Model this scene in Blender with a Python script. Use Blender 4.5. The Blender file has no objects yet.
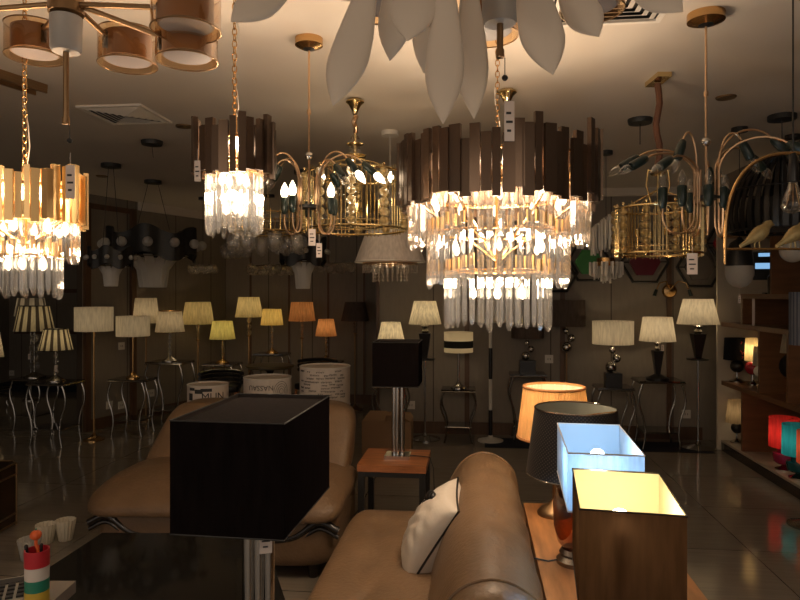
import bpy, bmesh, math, random
from mathutils import Vector, Matrix
rnd = random.Random(11)
PI = math.pi
SC = bpy.context.scene
COL = SC.collection
F = 650.0
HOR = 294.0
EYE = 1.5
CEIL = 2.6
TH = math.atan(74 / 650)
cT, sT = math.cos(TH), math.sin(TH)

# ------------------------------------------------------------------ placing
def W(X, Z, h=0.0):
    return Vector((X * cT - Z * sT, X * sT + Z * cT, h))
def P(px, py, Z):
    return W((px - 400) / F * Z, Z, EYE + (HOR - py) / F * Z)
def PH(px, py, h):
    Z = (EYE - h) * F / (py - HOR)
    return W((px - 400) / F * Z, Z, h)
def HZ(py, Z):
    return EYE + (HOR - py) / F * Z

# ------------------------------------------------------------------ materials
def newmat(name):
    m = bpy.data.materials.new(name); m.use_nodes = True
    nt = m.node_tree; nt.nodes.clear()
    out = nt.nodes.new('ShaderNodeOutputMaterial')
    return m, nt, out
def rgb(c):
    return (c[0], c[1], c[2], 1.0)
def principled(name, col, rough=0.5, metal=0.0, noise=None, bump=None, spec=0.5, trans=0.0, ior=1.45, coat=0.0):
    m, nt, out = newmat(name)
    b = nt.nodes.new('ShaderNodeBsdfPrincipled')
    nt.links.new(b.outputs[0], out.inputs[0])
    b.inputs['Base Color'].default_value = rgb(col)
    b.inputs['Roughness'].default_value = rough
    b.inputs['Metallic'].default_value = metal
    b.inputs['Specular IOR Level'].default_value = spec
    b.inputs['Transmission Weight'].default_value = trans
    b.inputs['IOR'].default_value = ior
    b.inputs['Coat Weight'].default_value = coat
    tc = nt.nodes.new('ShaderNodeTexCoord')
    if noise:
        sc, amt, stretch = noise
        mp = nt.nodes.new('ShaderNodeMapping'); mp.inputs['Scale'].default_value = stretch
        n = nt.nodes.new('ShaderNodeTexNoise'); n.inputs['Scale'].default_value = sc; n.inputs['Detail'].default_value = 5
        nt.links.new(tc.outputs['Object'], mp.inputs[0]); nt.links.new(mp.outputs[0], n.inputs[0])
        r = nt.nodes.new('ShaderNodeValToRGB')
        r.color_ramp.elements[0].position = 0.3; r.color_ramp.elements[1].position = 0.7
        r.color_ramp.elements[0].color = rgb([max(0, c * (1 - amt)) for c in col])
        r.color_ramp.elements[1].color = rgb([min(1, c * (1 + amt)) for c in col])
        nt.links.new(n.outputs[0], r.inputs[0]); nt.links.new(r.outputs[0], b.inputs['Base Color'])
    if bump:
        sc, st = bump
        n = nt.nodes.new('ShaderNodeTexNoise'); n.inputs['Scale'].default_value = sc; n.inputs['Detail'].default_value = 4
        nt.links.new(tc.outputs['Object'], n.inputs[0])
        bp = nt.nodes.new('ShaderNodeBump'); bp.inputs['Strength'].default_value = st; bp.inputs['Distance'].default_value = 0.01
        nt.links.new(n.outputs[0], bp.inputs['Height']); nt.links.new(bp.outputs[0], b.inputs['Normal'])
    return m
def shade_mat(name, col, trans=0.55, stripe=None, weave=0.12, inner=None):
    """cloth lampshade: part diffuse, part translucent; stripe = (count, second colour, share)"""
    m, nt, out = newmat(name)
    tc = nt.nodes.new('ShaderNodeTexCoord')
    n = nt.nodes.new('ShaderNodeTexNoise'); n.inputs['Scale'].default_value = 60; n.inputs['Detail'].default_value = 3
    mp = nt.nodes.new('ShaderNodeMapping'); mp.inputs['Scale'].default_value = (1, 1, 0.15)
    nt.links.new(tc.outputs['Object'], mp.inputs[0]); nt.links.new(mp.outputs[0], n.inputs[0])
    r = nt.nodes.new('ShaderNodeValToRGB')
    r.color_ramp.elements[0].position = 0.35; r.color_ramp.elements[1].position = 0.65
    r.color_ramp.elements[0].color = rgb([c * (1 - weave) for c in col]); r.color_ramp.elements[1].color = rgb([min(1, c * (1 + weave)) for c in col])
    nt.links.new(n.outputs[0], r.inputs[0])
    colour = r.outputs[0]
    if stripe:
        cnt, c2, share = stripe
        sx = nt.nodes.new('ShaderNodeSeparateXYZ'); nt.links.new(tc.outputs['Object'], sx.inputs[0])
        at = nt.nodes.new('ShaderNodeMath'); at.operation = 'ARCTAN2'
        nt.links.new(sx.outputs[1], at.inputs[0]); nt.links.new(sx.outputs[0], at.inputs[1])
        mu = nt.nodes.new('ShaderNodeMath'); mu.operation = 'MULTIPLY'; mu.inputs[1].default_value = cnt
        nt.links.new(at.outputs[0], mu.inputs[0])
        si = nt.nodes.new('ShaderNodeMath'); si.operation = 'SINE'; nt.links.new(mu.outputs[0], si.inputs[0])
        gt = nt.nodes.new('ShaderNodeMath'); gt.operation = 'GREATER_THAN'; gt.inputs[1].default_value = share
        nt.links.new(si.outputs[0], gt.inputs[0])
        mx = nt.nodes.new('ShaderNodeMix'); mx.data_type = 'RGBA'
        nt.links.new(gt.outputs[0], mx.inputs[0]); nt.links.new(colour, mx.inputs[6]); mx.inputs[7].default_value = rgb(c2)
        colour = mx.outputs[2]
    d = nt.nodes.new('ShaderNodeBsdfDiffuse'); t = nt.nodes.new('ShaderNodeBsdfTranslucent')
    nt.links.new(colour, d.inputs[0]); nt.links.new(colour, t.inputs[0])
    mix = nt.nodes.new('ShaderNodeMixShader'); mix.inputs[0].default_value = trans
    nt.links.new(d.outputs[0], mix.inputs[1]); nt.links.new(t.outputs[0], mix.inputs[2])
    nt.links.new(mix.outputs[0], out.inputs[0])
    return m
def band_shade_mat(name, light, dark, z0, z1):
    m = shade_mat(name, light, 0.5)
    nt = m.node_tree
    tc = [n for n in nt.nodes if n.type == 'TEX_COORD'][0]
    sx = nt.nodes.new('ShaderNodeSeparateXYZ'); nt.links.new(tc.outputs['Object'], sx.inputs[0])
    a = nt.nodes.new('ShaderNodeMath'); a.operation = 'GREATER_THAN'; a.inputs[1].default_value = z0
    b = nt.nodes.new('ShaderNodeMath'); b.operation = 'LESS_THAN'; b.inputs[1].default_value = z1
    nt.links.new(sx.outputs[2], a.inputs[0]); nt.links.new(sx.outputs[2], b.inputs[0])
    c = nt.nodes.new('ShaderNodeMath'); c.operation = 'MULTIPLY'
    nt.links.new(a.outputs[0], c.inputs[0]); nt.links.new(b.outputs[0], c.inputs[1])
    mx = nt.nodes.new('ShaderNodeMix'); mx.data_type = 'RGBA'
    nt.links.new(c.outputs[0], mx.inputs[0]); mx.inputs[6].default_value = rgb(light); mx.inputs[7].default_value = rgb(dark)
    for n in nt.nodes:
        if n.type in ('BSDF_DIFFUSE', 'BSDF_TRANSLUCENT'):
            nt.links.new(mx.outputs[2], n.inputs[0])
    return m
def emit(name, col, s):
    m, nt, out = newmat(name)
    e = nt.nodes.new('ShaderNodeEmission'); e.inputs[0].default_value = rgb(col); e.inputs[1].default_value = s
    nt.links.new(e.outputs[0], out.inputs[0]); return m
def thin_glass(name, tint, gloss=0.15, rough=0.03, frost=0.0):
    """thin clear glass: see-through, mirrored at grazing angles, with an optional frosted share"""
    m, nt, out = newmat(name)
    tr = nt.nodes.new('ShaderNodeBsdfTransparent'); tr.inputs[0].default_value = rgb(tint)
    gl = nt.nodes.new('ShaderNodeBsdfGlossy'); gl.inputs['Roughness'].default_value = rough
    fr = nt.nodes.new('ShaderNodeLayerWeight'); fr.inputs[0].default_value = 0.35
    mp = nt.nodes.new('ShaderNodeMapRange'); mp.inputs[3].default_value = gloss; mp.inputs[4].default_value = 0.9
    nt.links.new(fr.outputs['Facing'], mp.inputs[0])
    mix = nt.nodes.new('ShaderNodeMixShader')
    nt.links.new(mp.outputs[0], mix.inputs[0]); nt.links.new(tr.outputs[0], mix.inputs[1]); nt.links.new(gl.outputs[0], mix.inputs[2])
    last = mix
    if frost:
        d = nt.nodes.new('ShaderNodeBsdfTranslucent'); d.inputs[0].default_value = (0.9, 0.88, 0.84, 1)
        d2 = nt.nodes.new('ShaderNodeBsdfDiffuse'); d2.inputs[0].default_value = (0.9, 0.88, 0.84, 1)
        a = nt.nodes.new('ShaderNodeMixShader'); a.inputs[0].default_value = 0.5
        nt.links.new(d.outputs[0], a.inputs[1]); nt.links.new(d2.outputs[0], a.inputs[2])
        b = nt.nodes.new('ShaderNodeMixShader'); b.inputs[0].default_value = frost
        nt.links.new(mix.outputs[0], b.inputs[1]); nt.links.new(a.outputs[0], b.inputs[2]); last = b
    nt.links.new(last.outputs[0], out.inputs[0]); return m
def crystal_mat(name, frost=0.16, clear=0.34, tint=(0.95, 0.93, 0.9)):
    m, nt, out = newmat(name)
    g = nt.nodes.new('ShaderNodeBsdfGlass'); g.inputs['IOR'].default_value = 1.52; g.inputs['Roughness'].default_value = 0.0
    tr = nt.nodes.new('ShaderNodeBsdfTransparent'); tr.inputs[0].default_value = (0.97, 0.96, 0.94, 1)
    a = nt.nodes.new('ShaderNodeMixShader'); a.inputs[0].default_value = clear
    nt.links.new(g.outputs[0], a.inputs[1]); nt.links.new(tr.outputs[0], a.inputs[2])
    d = nt.nodes.new('ShaderNodeBsdfTranslucent'); d.inputs[0].default_value = rgb(tint)
    b = nt.nodes.new('ShaderNodeMixShader'); b.inputs[0].default_value = frost
    nt.links.new(a.outputs[0], b.inputs[1]); nt.links.new(d.outputs[0], b.inputs[2])
    nt.links.new(b.outputs[0], out.inputs[0]); return m
def bar_mat(name):
    """cut crystal bar: clear through the middle, bright mirrored flanks"""
    m, nt, out = newmat(name)
    tr = nt.nodes.new('ShaderNodeBsdfTransparent'); tr.inputs[0].default_value = (0.96, 0.95, 0.93, 1)
    gl = nt.nodes.new('ShaderNodeBsdfGlossy'); gl.inputs['Roughness'].default_value = 0.06
    fr = nt.nodes.new('ShaderNodeLayerWeight'); fr.inputs[0].default_value = 0.55
    mp = nt.nodes.new('ShaderNodeMapRange'); mp.inputs[3].default_value = 0.10; mp.inputs[4].default_value = 0.8
    nt.links.new(fr.outputs['Facing'], mp.inputs[0])
    mix = nt.nodes.new('ShaderNodeMixShader')
    nt.links.new(mp.outputs[0], mix.inputs[0]); nt.links.new(tr.outputs[0], mix.inputs[1]); nt.links.new(gl.outputs[0], mix.inputs[2])
    g = nt.nodes.new('ShaderNodeBsdfGlass'); g.inputs['IOR'].default_value = 1.52
    b = nt.nodes.new('ShaderNodeMixShader'); b.inputs[0].default_value = 0.18
    nt.links.new(mix.outputs[0], b.inputs[1]); nt.links.new(g.outputs[0], b.inputs[2])
    d = nt.nodes.new('ShaderNodeBsdfTranslucent'); d.inputs[0].default_value = (0.95, 0.93, 0.9, 1)
    c = nt.nodes.new('ShaderNodeMixShader'); c.inputs[0].default_value = 0.016
    nt.links.new(b.outputs[0], c.inputs[1]); nt.links.new(d.outputs[0], c.inputs[2])
    nt.links.new(c.outputs[0], out.inputs[0]); return m

M = {}
M['brass'] = principled('brass', (0.62, 0.38, 0.16), 0.25, 1.0)
M['gold'] = principled('gold', (0.78, 0.60, 0.30), 0.2, 1.0)
M['copper'] = principled('copper_tube', (0.62, 0.42, 0.26), 0.28, 1.0)
M['bronze'] = principled('bronze', (0.30, 0.19, 0.10), 0.38, 0.9)
M['plate'] = principled('smoked_bronze_plate', (0.13, 0.088, 0.062), 0.3, 0.85)
M['goldplate'] = principled('gold_plate', (0.85, 0.58, 0.27), 0.35, 1.0)
M['chrome'] = principled('chrome', (0.55, 0.53, 0.5), 0.12, 1.0)
M['dullchrome'] = principled('dull_chrome', (0.36, 0.34, 0.31), 0.25, 1.0)
M['black'] = principled('black_lacquer', (0.012, 0.011, 0.011), 0.3)
M['blackmetal'] = principled('black_metal', (0.018, 0.017, 0.016), 0.45)
M['socket'] = principled('dark_green_socket', (0.012, 0.022, 0.018), 0.3)
M['white'] = principled('white_enamel', (0.62, 0.58, 0.52), 0.5)
M['petal'] = principled('matt_white_petal', (0.67, 0.58, 0.485), 0.55)
M['marble'] = principled('grey_marble', (0.38, 0.35, 0.32), 0.5, noise=(6, .12, (1, 1, 1)))
M['diffuser'] = principled('white_diffuser', (0.24, 0.215, 0.21), 0.5)
M['amber'] = thin_glass('amber_glass', (0.90, 0.66, 0.40), 0.05)
M['amberbody'] = thin_glass('amber_glass_vase', (0.62, 0.30, 0.13), 0.06)
M['crystal'] = bar_mat('crystal')
M['amberball'] = crystal_mat('amber_ball_glass', 0.4, 0.3, (.82, .70, .45))
M['lampcrystal'] = crystal_mat('lamp_crystal', 0.22, 0.25)
M['dimcrystal'] = crystal_mat('plain_crystal', 0.08, 0.45)
M['glass'] = thin_glass('clear_glass', (0.95, 0.95, 0.93), 0.05)
M['frostglass'] = thin_glass('frosted_glass', (0.9, 0.88, 0.85), 0.05, frost=0.5)
M['cupglass'] = thin_glass('clear_cup_glass', (0.92, 0.9, 0.87), 0.10, frost=0.12)
M['smokeglass'] = thin_glass('smoked_glass', (0.35, 0.3, 0.25), 0.08)
M['funnelglass'] = thin_glass('milky_funnel_glass', (0.9, 0.88, 0.85), 0.08, frost=0.8)
M['paper'] = principled('white_card', (0.72, 0.62, 0.56), 0.7)
M['ink'] = principled('ink', (0.03, 0.03, 0.03), 0.7)
M['leather'] = principled('tan_leather', (0.175, 0.106, 0.057), 0.42, noise=(9, .10, (1, 1, 1)), bump=(60, .3))
M['blackwood'] = principled('black_wood', (0.018, 0.012, 0.009), 0.22, coat=0.4)
M['wood'] = principled('orange_wood', (0.36, 0.13, 0.045), 0.42, noise=(5, .38, (1.2, 9, 9)))
M['wood2'] = principled('honey_wood', (0.42, 0.19, 0.07), 0.45, noise=(4, .3, (7, 1, 7)))
M['shelfwood'] = principled('brown_shelf_wood', (0.17, 0.078, 0.034), 0.4, noise=(4, .18, (1, 1, 7)))
M['trimwood'] = principled('brown_trim_wood', (0.095, 0.05, 0.028), 0.45, noise=(4, .2, (6, 6, 1)))
M['carton'] = principled('cardboard', (0.27, 0.16, 0.085), 0.8, noise=(3, .06, (1, 1, 1)))
M['satin'] = principled('white_satin', (0.62, 0.55, 0.47), 0.33, bump=(14, .5))
M['navy'] = principled('navy_cloth', (0.006, 0.008, 0.018), 0.9)
M['cream'] = principled('cream_panel', (0.52, 0.46, 0.36), 0.6)
M['plinth'] = principled('beige_plinth_top', (0.40, 0.33, 0.26), 0.4)
M['glassblack'] = principled('black_glass', (0.010, 0.009, 0.008), 0.06)
M['bulb_hot'] = emit('lit_bulb', (1.0, 0.78, 0.52), 7)
M['bulb_lamp'] = emit('lit_lamp_bulb', (1.0, 0.85, 0.6), 30)
M['bulb_cool'] = emit('lit_white_bulb', (0.75, 0.88, 1.0), 30)
M['screen'] = emit('lit_blue_screen', (0.32, 0.62, 1.0), 0.55)
M['plume'] = principled('white_plume', (0.74, 0.69, 0.6), 0.6)

# ------------------------------------------------------------------ mesh builder
class MB:
    def __init__(s): s.v = []; s.f = []
    def add(s, vs, fs):
        o = len(s.v); s.v += [tuple(v) for v in vs]; s.f += [tuple(i + o for i in f) for f in fs]; return s
    def box(s, c, d, rz=0.0, taper=(1, 1)):
        c = Vector(c); hx, hy, hz = d[0] / 2, d[1] / 2, d[2] / 2
        rot = Matrix.Rotation(rz, 3, 'Z'); vs = []
        for z, k in ((-hz, 1), (hz, taper[0])):
            for x, y in ((-hx, -hy), (hx, -hy), (hx, hy), (-hx, hy)):
                vs.append(c + rot @ Vector((x * k, y * (k if z < 0 else taper[1]), z)))
        return s.add(vs, [(3, 2, 1, 0), (4, 5, 6, 7), (0, 1, 5, 4), (1, 2, 6, 5), (2, 3, 7, 6), (3, 0, 4, 7)])
    def tube(s, pts, r, n=8, closed=False, cap=True):
        pts = [Vector(p) for p in pts]; k = len(pts)
        rs = r if isinstance(r, (list, tuple)) else [r] * k
        up = None; vs = []
        for i, p in enumerate(pts):
            a = pts[i - 1] if (i > 0 or closed) else pts[i]; b = pts[(i + 1) % k] if (i < k - 1 or closed) else pts[i]
            t = (b - a)
            t = t.normalized() if t.length > 1e-9 else Vector((0, 0, 1))
            if up is None:
                up = Vector((0, 0, 1)) if abs(t.z) < 0.9 else Vector((1, 0, 0))
            u = t.cross(up)
            if u.length < 1e-6: u = t.cross(Vector((0.3, 1, 0.2)))
            u.normalize(); w = u.cross(t).normalized(); up = w
            for j in range(n):
                an = 2 * PI * j / n
                vs.append(p + (u * math.cos(an) + w * math.sin(an)) * rs[i])
        fs = []
        for i in range(k if closed else k - 1):
            i2 = (i + 1) % k
            for j in range(n):
                j2 = (j + 1) % n
                fs.append((i * n + j, i * n + j2, i2 * n + j2, i2 * n + j))
        if cap and not closed:
            fs.append(tuple(range(n - 1, -1, -1))); fs.append(tuple((k - 1) * n + j for j in range(n)))
        return s.add(vs, fs)
    def lathe(s, prof, n=24, c=(0, 0, 0), mat=None, pleat=0.0, cnt=0, cap=True, sx=1.0, sy=1.0):
        c = Vector(c); vs = []; k = len(prof)
        for r, z in prof:
            for j in range(n):
                a = 2 * PI * j / n; q = r * (1 + pleat * math.cos(cnt * a)) if cnt else r
                v = Vector((q * math.cos(a) * sx, q * math.sin(a) * sy, z))
                if mat is not None: v = mat @ v
                vs.append(c + v)
        fs = []
        for i in range(k - 1):
            for j in range(n):
                j2 = (j + 1) % n
                fs.append((i * n + j, i * n + j2, (i + 1) * n + j2, (i + 1) * n + j))
        if cap:
            if prof[0][0] > 1e-5: fs.append(tuple(range(n - 1, -1, -1)))
            if prof[-1][0] > 1e-5: fs.append(tuple((k - 1) * n + j for j in range(n)))
        return s.add(vs, fs)
    def ball(s, c, r, n=14, m=9, sc=(1, 1, 1)):
        prof = []
        for i in range(m + 1):
            a = -PI / 2 + PI * i / m
            prof.append((max(r * math.cos(a), 1e-6), r * math.sin(a)))
        mt = Matrix.Diagonal(Vector(sc)).to_3x3()
        return s.lathe(prof, n, c, mt, cap=False)
    def torus(s, c, R, r, n=32, m=8):
        return s.tube([Vector(c) + Vector((R * math.cos(2 * PI * i / n), R * math.sin(2 * PI * i / n), 0)) for i in range(n)], r, m, closed=True)
    def sq(s, c, d, e1=0.35, e2=0.35, n=32, m=20, fn=None):
        """puffed cushion (superquadric)"""
        def sp(x, e): return math.copysign(abs(x) ** e, x)
        vs = []; fs = []
        for i in range(m + 1):
            v = -PI / 2 + PI * i / m
            for j in range(n):
                u = 2 * PI * j / n
                p = Vector((sp(math.cos(v), e1) * sp(math.cos(u), e2) * d[0] / 2, sp(math.cos(v), e1) * sp(math.sin(u), e2) * d[1] / 2, sp(math.sin(v), e1) * d[2] / 2))
                if fn: p = fn(p)
                vs.append(Vector(c) + p)
        for i in range(m):
            for j in range(n):
                j2 = (j + 1) % n
                fs.append((i * n + j, i * n + j2, (i + 1) * n + j2, (i + 1) * n + j))
        return s.add(vs, fs)
    def build(s, name, mat, parent=None, smooth=True, loc=None, rz=0.0, kind=None, label=None, ang=40):
        me = bpy.data.meshes.new(name); me.from_pydata(s.v, [], s.f); me.update()
        bm = bmesh.new(); bm.from_mesh(me)
        bmesh.ops.remove_doubles(bm, verts=bm.verts, dist=1e-6)
        bmesh.ops.recalc_face_normals(bm, faces=bm.faces)
        bm.to_mesh(me); bm.free()
        if smooth:
            for p in me.polygons: p.use_smooth = True
            me.set_sharp_from_angle(angle=math.radians(ang))
        me.materials.append(M[mat] if isinstance(mat, str) else mat)
        o = bpy.data.objects.new(name, me); COL.objects.link(o)
        if parent is not None: o.parent = parent
        if loc is not None: o.location = loc
        o.rotation_euler.z = rz
        if kind: o['kind'] = kind
        if label: o['label'] = label
        return o

def thing(name, label, cat, loc=(0, 0, 0), rz=0.0, group=None):
    o = bpy.data.objects.new(name, None); COL.objects.link(o)
    o.empty_display_size = 0.05
    o.location = loc; o.rotation_euler = (0, 0, rz); o['label'] = label; o['category'] = cat
    if group: o['group'] = group
    return o
def tag(o, label, cat, group=None):
    o['label'] = label; o['category'] = cat
    if group: o['group'] = group
    return o
def struct(o):
    o['kind'] = 'structure'; return o
def cp(o, parent, loc, rz=0.0):
    c = o.copy(); COL.objects.link(c); c.parent = parent; c.location = loc; c.rotation_euler = (0, 0, rz); return c
def light(parent, loc, watts, col=(1, 0.74, 0.45), r=0.025):
    d = bpy.data.lights.new('lamp_light', 'POINT'); d.energy = watts; d.color = col; d.shadow_soft_size = r
    o = bpy.data.objects.new('lamp_light', d); COL.objects.link(o); o.parent = parent; o.location = loc; return o

def chain(z0, z1, c=(0, 0), L=0.028, w=0.016, r=0.0022):
    m = MB(); n = max(1, int((z1 - z0) / (L * 0.78))); st = (z1 - z0) / n
    for i in range(n):
        zc = z0 + st * (i + 0.5); pts = []
        for k in range(12):
            a = 2 * PI * k / 12; x = math.cos(a) * w / 2; z = math.sin(a) * (L / 2 - w / 2) + math.copysign(w / 2, math.sin(a)) * abs(math.sin(a)) 
            pts.append((c[0] + x, c[1], zc + z) if i % 2 == 0 else (c[0], c[1] + x, zc + z))
        m.tube(pts, r, 5, closed=True)
    return m
def price_tag(parent, loc, w, h, rz=0.0, cord=0.04):
    """a small hanging card with printed marks"""
    m = MB().box((0, 0, -h / 2 - cord), (w, 0.0012, h)).tube([(0, 0, 0), (0, 0, -cord)], 0.0007, 4)
    t = m.build('price_tag', 'paper', parent, False, loc, rz + TH, label='white card tag')
    k = MB()
    for i, (a, b) in enumerate(((-.25, .5), (.0, .66), (-.1, .4))):
        k.box((a * w * .3, -0.0011, -cord - h * (0.3 + 0.22 * i)), (w * b, 0.0006, h * 0.06))
    k.build('printed_marks', 'ink', t, False)
    return t

# ------------------------------------------------------------------ setting
def build_room():
    # materials of the shell
    m, nt, out = newmat('polished_floor_tiles')
    b = nt.nodes.new('ShaderNodeBsdfPrincipled'); nt.links.new(b.outputs[0], out.inputs[0])
    tc = nt.nodes.new('ShaderNodeTexCoord'); mp = nt.nodes.new('ShaderNodeMapping'); mp.inputs['Rotation'].default_value[2] = 0
    nt.links.new(tc.outputs['Object'], mp.inputs[0])
    br = nt.nodes.new('ShaderNodeTexBrick'); br.offset = 0.0; br.inputs['Scale'].default_value = 1.0
    br.inputs['Brick Width'].default_value = 0.8; br.inputs['Row Height'].default_value = 0.8; br.inputs['Mortar Size'].default_value = 0.003
    br.inputs['Color1'].default_value = (0.24, 0.205, 0.165, 1); br.inputs['Color2'].default_value = (0.22, 0.19, 0.15, 1); br.inputs['Mortar'].default_value = (0.045, 0.04, 0.033, 1)
    nt.links.new(mp.outputs[0], br.inputs[0])
    n = nt.nodes.new('ShaderNodeTexNoise'); n.inputs['Scale'].default_value = 3; n.inputs['Detail'].default_value = 8
    mp2 = nt.nodes.new('ShaderNodeMapping'); mp2.inputs['Scale'].default_value = (1, 14, 1)
    nt.links.new(tc.outputs['Object'], mp2.inputs[0]); nt.links.new(mp2.outputs[0], n.inputs[0])
    mr = nt.nodes.new('ShaderNodeMapRange'); mr.inputs[3].default_value = 0.7; mr.inputs[4].default_value = 1.3
    nt.links.new(n.outputs[0], mr.inputs[0])
    mx = nt.nodes.new('ShaderNodeMix'); mx.data_type = 'RGBA'; mx.blend_type = 'MULTIPLY'; mx.inputs[0].default_value = 1
    nt.links.new(br.outputs[0], mx.inputs[6]); nt.links.new(mr.outputs[0], mx.inputs[7]); nt.links.new(mx.outputs[2], b.inputs['Base Color'])
    b.inputs['Roughness'].default_value = 0.11; b.inputs['Specular IOR Level'].default_value = 0.55
    M['floor'] = m
    M['ceiling'] = principled('painted_ceiling', (0.56, 0.50, 0.43), 0.8, noise=(1.2, .04, (1, 1, 1)))
    # wallpaper with vertical panel joints
    m, nt, out = newmat('grey_brown_wall_panels')
    b = nt.nodes.new('ShaderNodeBsdfPrincipled'); nt.links.new(b.outputs[0], out.inputs[0]); b.inputs['Roughness'].default_value = 0.6
    tc = nt.nodes.new('ShaderNodeTexCoord'); sx = nt.nodes.new('ShaderNodeSeparateXYZ'); nt.links.new(tc.outputs['Object'], sx.inputs[0])
    md = nt.nodes.new('ShaderNodeMath'); md.operation = 'PINGPONG'; md.inputs[1].default_value = 0.31; nt.links.new(sx.outputs[0], md.inputs[0])
    lt = nt.nodes.new('ShaderNodeMath'); lt.operation = 'LESS_THAN'; lt.inputs[1].default_value = 0.006; nt.links.new(md.outputs[0], lt.inputs[0])
    n = nt.nodes.new('ShaderNodeTexNoise'); n.inputs['Scale'].default_value = 30; n.inputs['Detail'].default_value = 4
    mp = nt.nodes.new('ShaderNodeMapping'); mp.inputs['Scale'].default_value = (1, 1, .2); nt.links.new(tc.outputs['Object'], mp.inputs[0]); nt.links.new(mp.outputs[0], n.inputs[0])
    r = nt.nodes.new('ShaderNodeValToRGB'); r.color_ramp.elements[0].color = (0.175, 0.148, 0.118, 1); r.color_ramp.elements[1].color = (0.235, 0.2, 0.16, 1)
    nt.links.new(n.outputs[0], r.inputs[0])
    mx = nt.nodes.new('ShaderNodeMix'); mx.data_type = 'RGBA'; nt.links.new(lt.outputs[0], mx.inputs[0]); nt.links.new(r.outputs[0], mx.inputs[6]); mx.inputs[7].default_value = (0.06, 0.045, 0.033, 1)
    nt.links.new(mx.outputs[2], b.inputs['Base Color'])
    M['wall'] = m
    struct(MB().box((-2.5, 4.0, -0.05), (12.4, 13.0, 0.1)).build('floor', 'floor', None, False))
    struct(MB().box((-2.5, 4.0, CEIL + 0.05), (12.4, 13.0, 0.1)).build('ceiling', 'ceiling', None, False))
    t = 0.08
    def wall(name, a, b2, extra=0.0):
        a = Vector(a); b2 = Vector(b2); d = b2 - a; L = d.length; an = math.atan2(d.y, d.x)
        struct(MB().box((L / 2, t / 2, CEIL / 2), (L + extra, t, CEIL)).build(name, 'wall', None, False, (a.x, a.y, 0), an))
        return an, L
    wall('wall_back', (-1.055, 7.0), (2.93, 7.0))
    wall('wall_rear', (-3.45, 8.75), (-0.98, 8.75))
    wall('wall_return', (-1.055, 8.75), (-1.055, 7.08))
    wall('wall_chamfer', (-4.23, 6.62), (-4.0, 7.33))
    wall('wall_angled', (-4.0, 7.33), (-3.45, 8.75))
    wall('wall_alcove', (-8.0, 9.9), (-4.2, 9.9))
    wall('wall_side', (-4.31, 9.9), (-4.31, 6.66))
    wall('wall_left', (-7.6, -1.5), (-7.6, 9.9))
    wall('wall_right', (2.88, 7.08), (2.88, -1.5))
    # trims
    def strip(name, a, b2, z0, z1, mat='trimwood', th=0.02, lift=0.0):
        a = Vector(a); b2 = Vector(b2); d = b2 - a; L = d.length; an = math.atan2(d.y, d.x)
        struct(MB().box((L / 2, -th / 2 - lift, (z0 + z1) / 2), (L, th, z1 - z0)).build(name, mat, None, False, (a.x, a.y, 0), an))
    strip('baseboard_back', (-1.055, 7.0), (2.33, 7.0), 0, 0.13)
    strip('baseboard_rear', (-3.42, 8.75), (-1.06, 8.75), 0, 0.13)
    strip('baseboard_chamfer', (-4.2, 6.70), (-4.02, 7.27), 0, 0.12)
    strip('baseboard_angled', (-4.0, 7.36), (-3.47, 8.72), 0, 0.12)
    strip('baseboard_alcove', (-7.5, 9.9), (-4.35, 9.9), 0, 0.12)
    an = math.atan2(7.33 - 6.62, 0.23)
    ux, uy = math.cos(an), math.sin(an)
    def post(name, q):
        struct(MB().box((0, -0.02, 1.25), (0.07, 0.04, 2.5)).build(name, 'trimwood', None, False, (q[0], q[1], 0), an))
    post('trim_1', (-4.215, 6.67)); post('trim_2', (-4.015, 7.27))
    strip('trim_3', (-4.21, 6.7), (-4.02, 7.26), 2.44, 2.5, lift=0.0)
    strip('trim_4', (-7.5, 9.9), (-4.35, 9.9), 1.52, 1.58); strip('trim_5', (-7.5, 9.9), (-4.35, 9.9), 0.85, 0.91)
    for i, x in enumerate((-0.1, 0.9, 1.98)):
        strip('trim_%d' % (6 + i), (x, 7.0), (x + 0.05, 7.0), 0.13, 2.52, th=0.015)
    strip('trim_9', (-1.055, 7.0), (-1.02, 7.0), 0.13, 2.52, th=0.02)
    # cornices
    strip('trim_10', (-1.055, 7.0), (2.33, 7.0), 2.52, 2.6, 'ceiling', 0.05)
    strip('trim_11', (-3.42, 8.75), (-1.06, 8.75), 2.5, 2.6, 'ceiling', 0.06)
    strip('trim_12', (-4.0, 7.36), (-3.47, 8.72), 2.5, 2.6, 'ceiling', 0.06)
    for i, x in enumerate((-3.1, -2.55, -2.0, -1.5)):
        strip('trim_%d' % (13 + i), (x, 8.75), (x + 0.03, 8.75), 0.13, 2.5, th=0.012)
    # bulkhead over the shelving, end panel
    struct(MB().box((2.59, 4.0, 2.37), (0.56, 5.1, 0.46)).build('ceiling_bulkhead', 'wall', None, False))
    struct(MB().box((2.605, 6.585, 1.3), (0.55, 0.03, 2.6)).build('wall_end', 'cream', None, False))

build_room()

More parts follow.
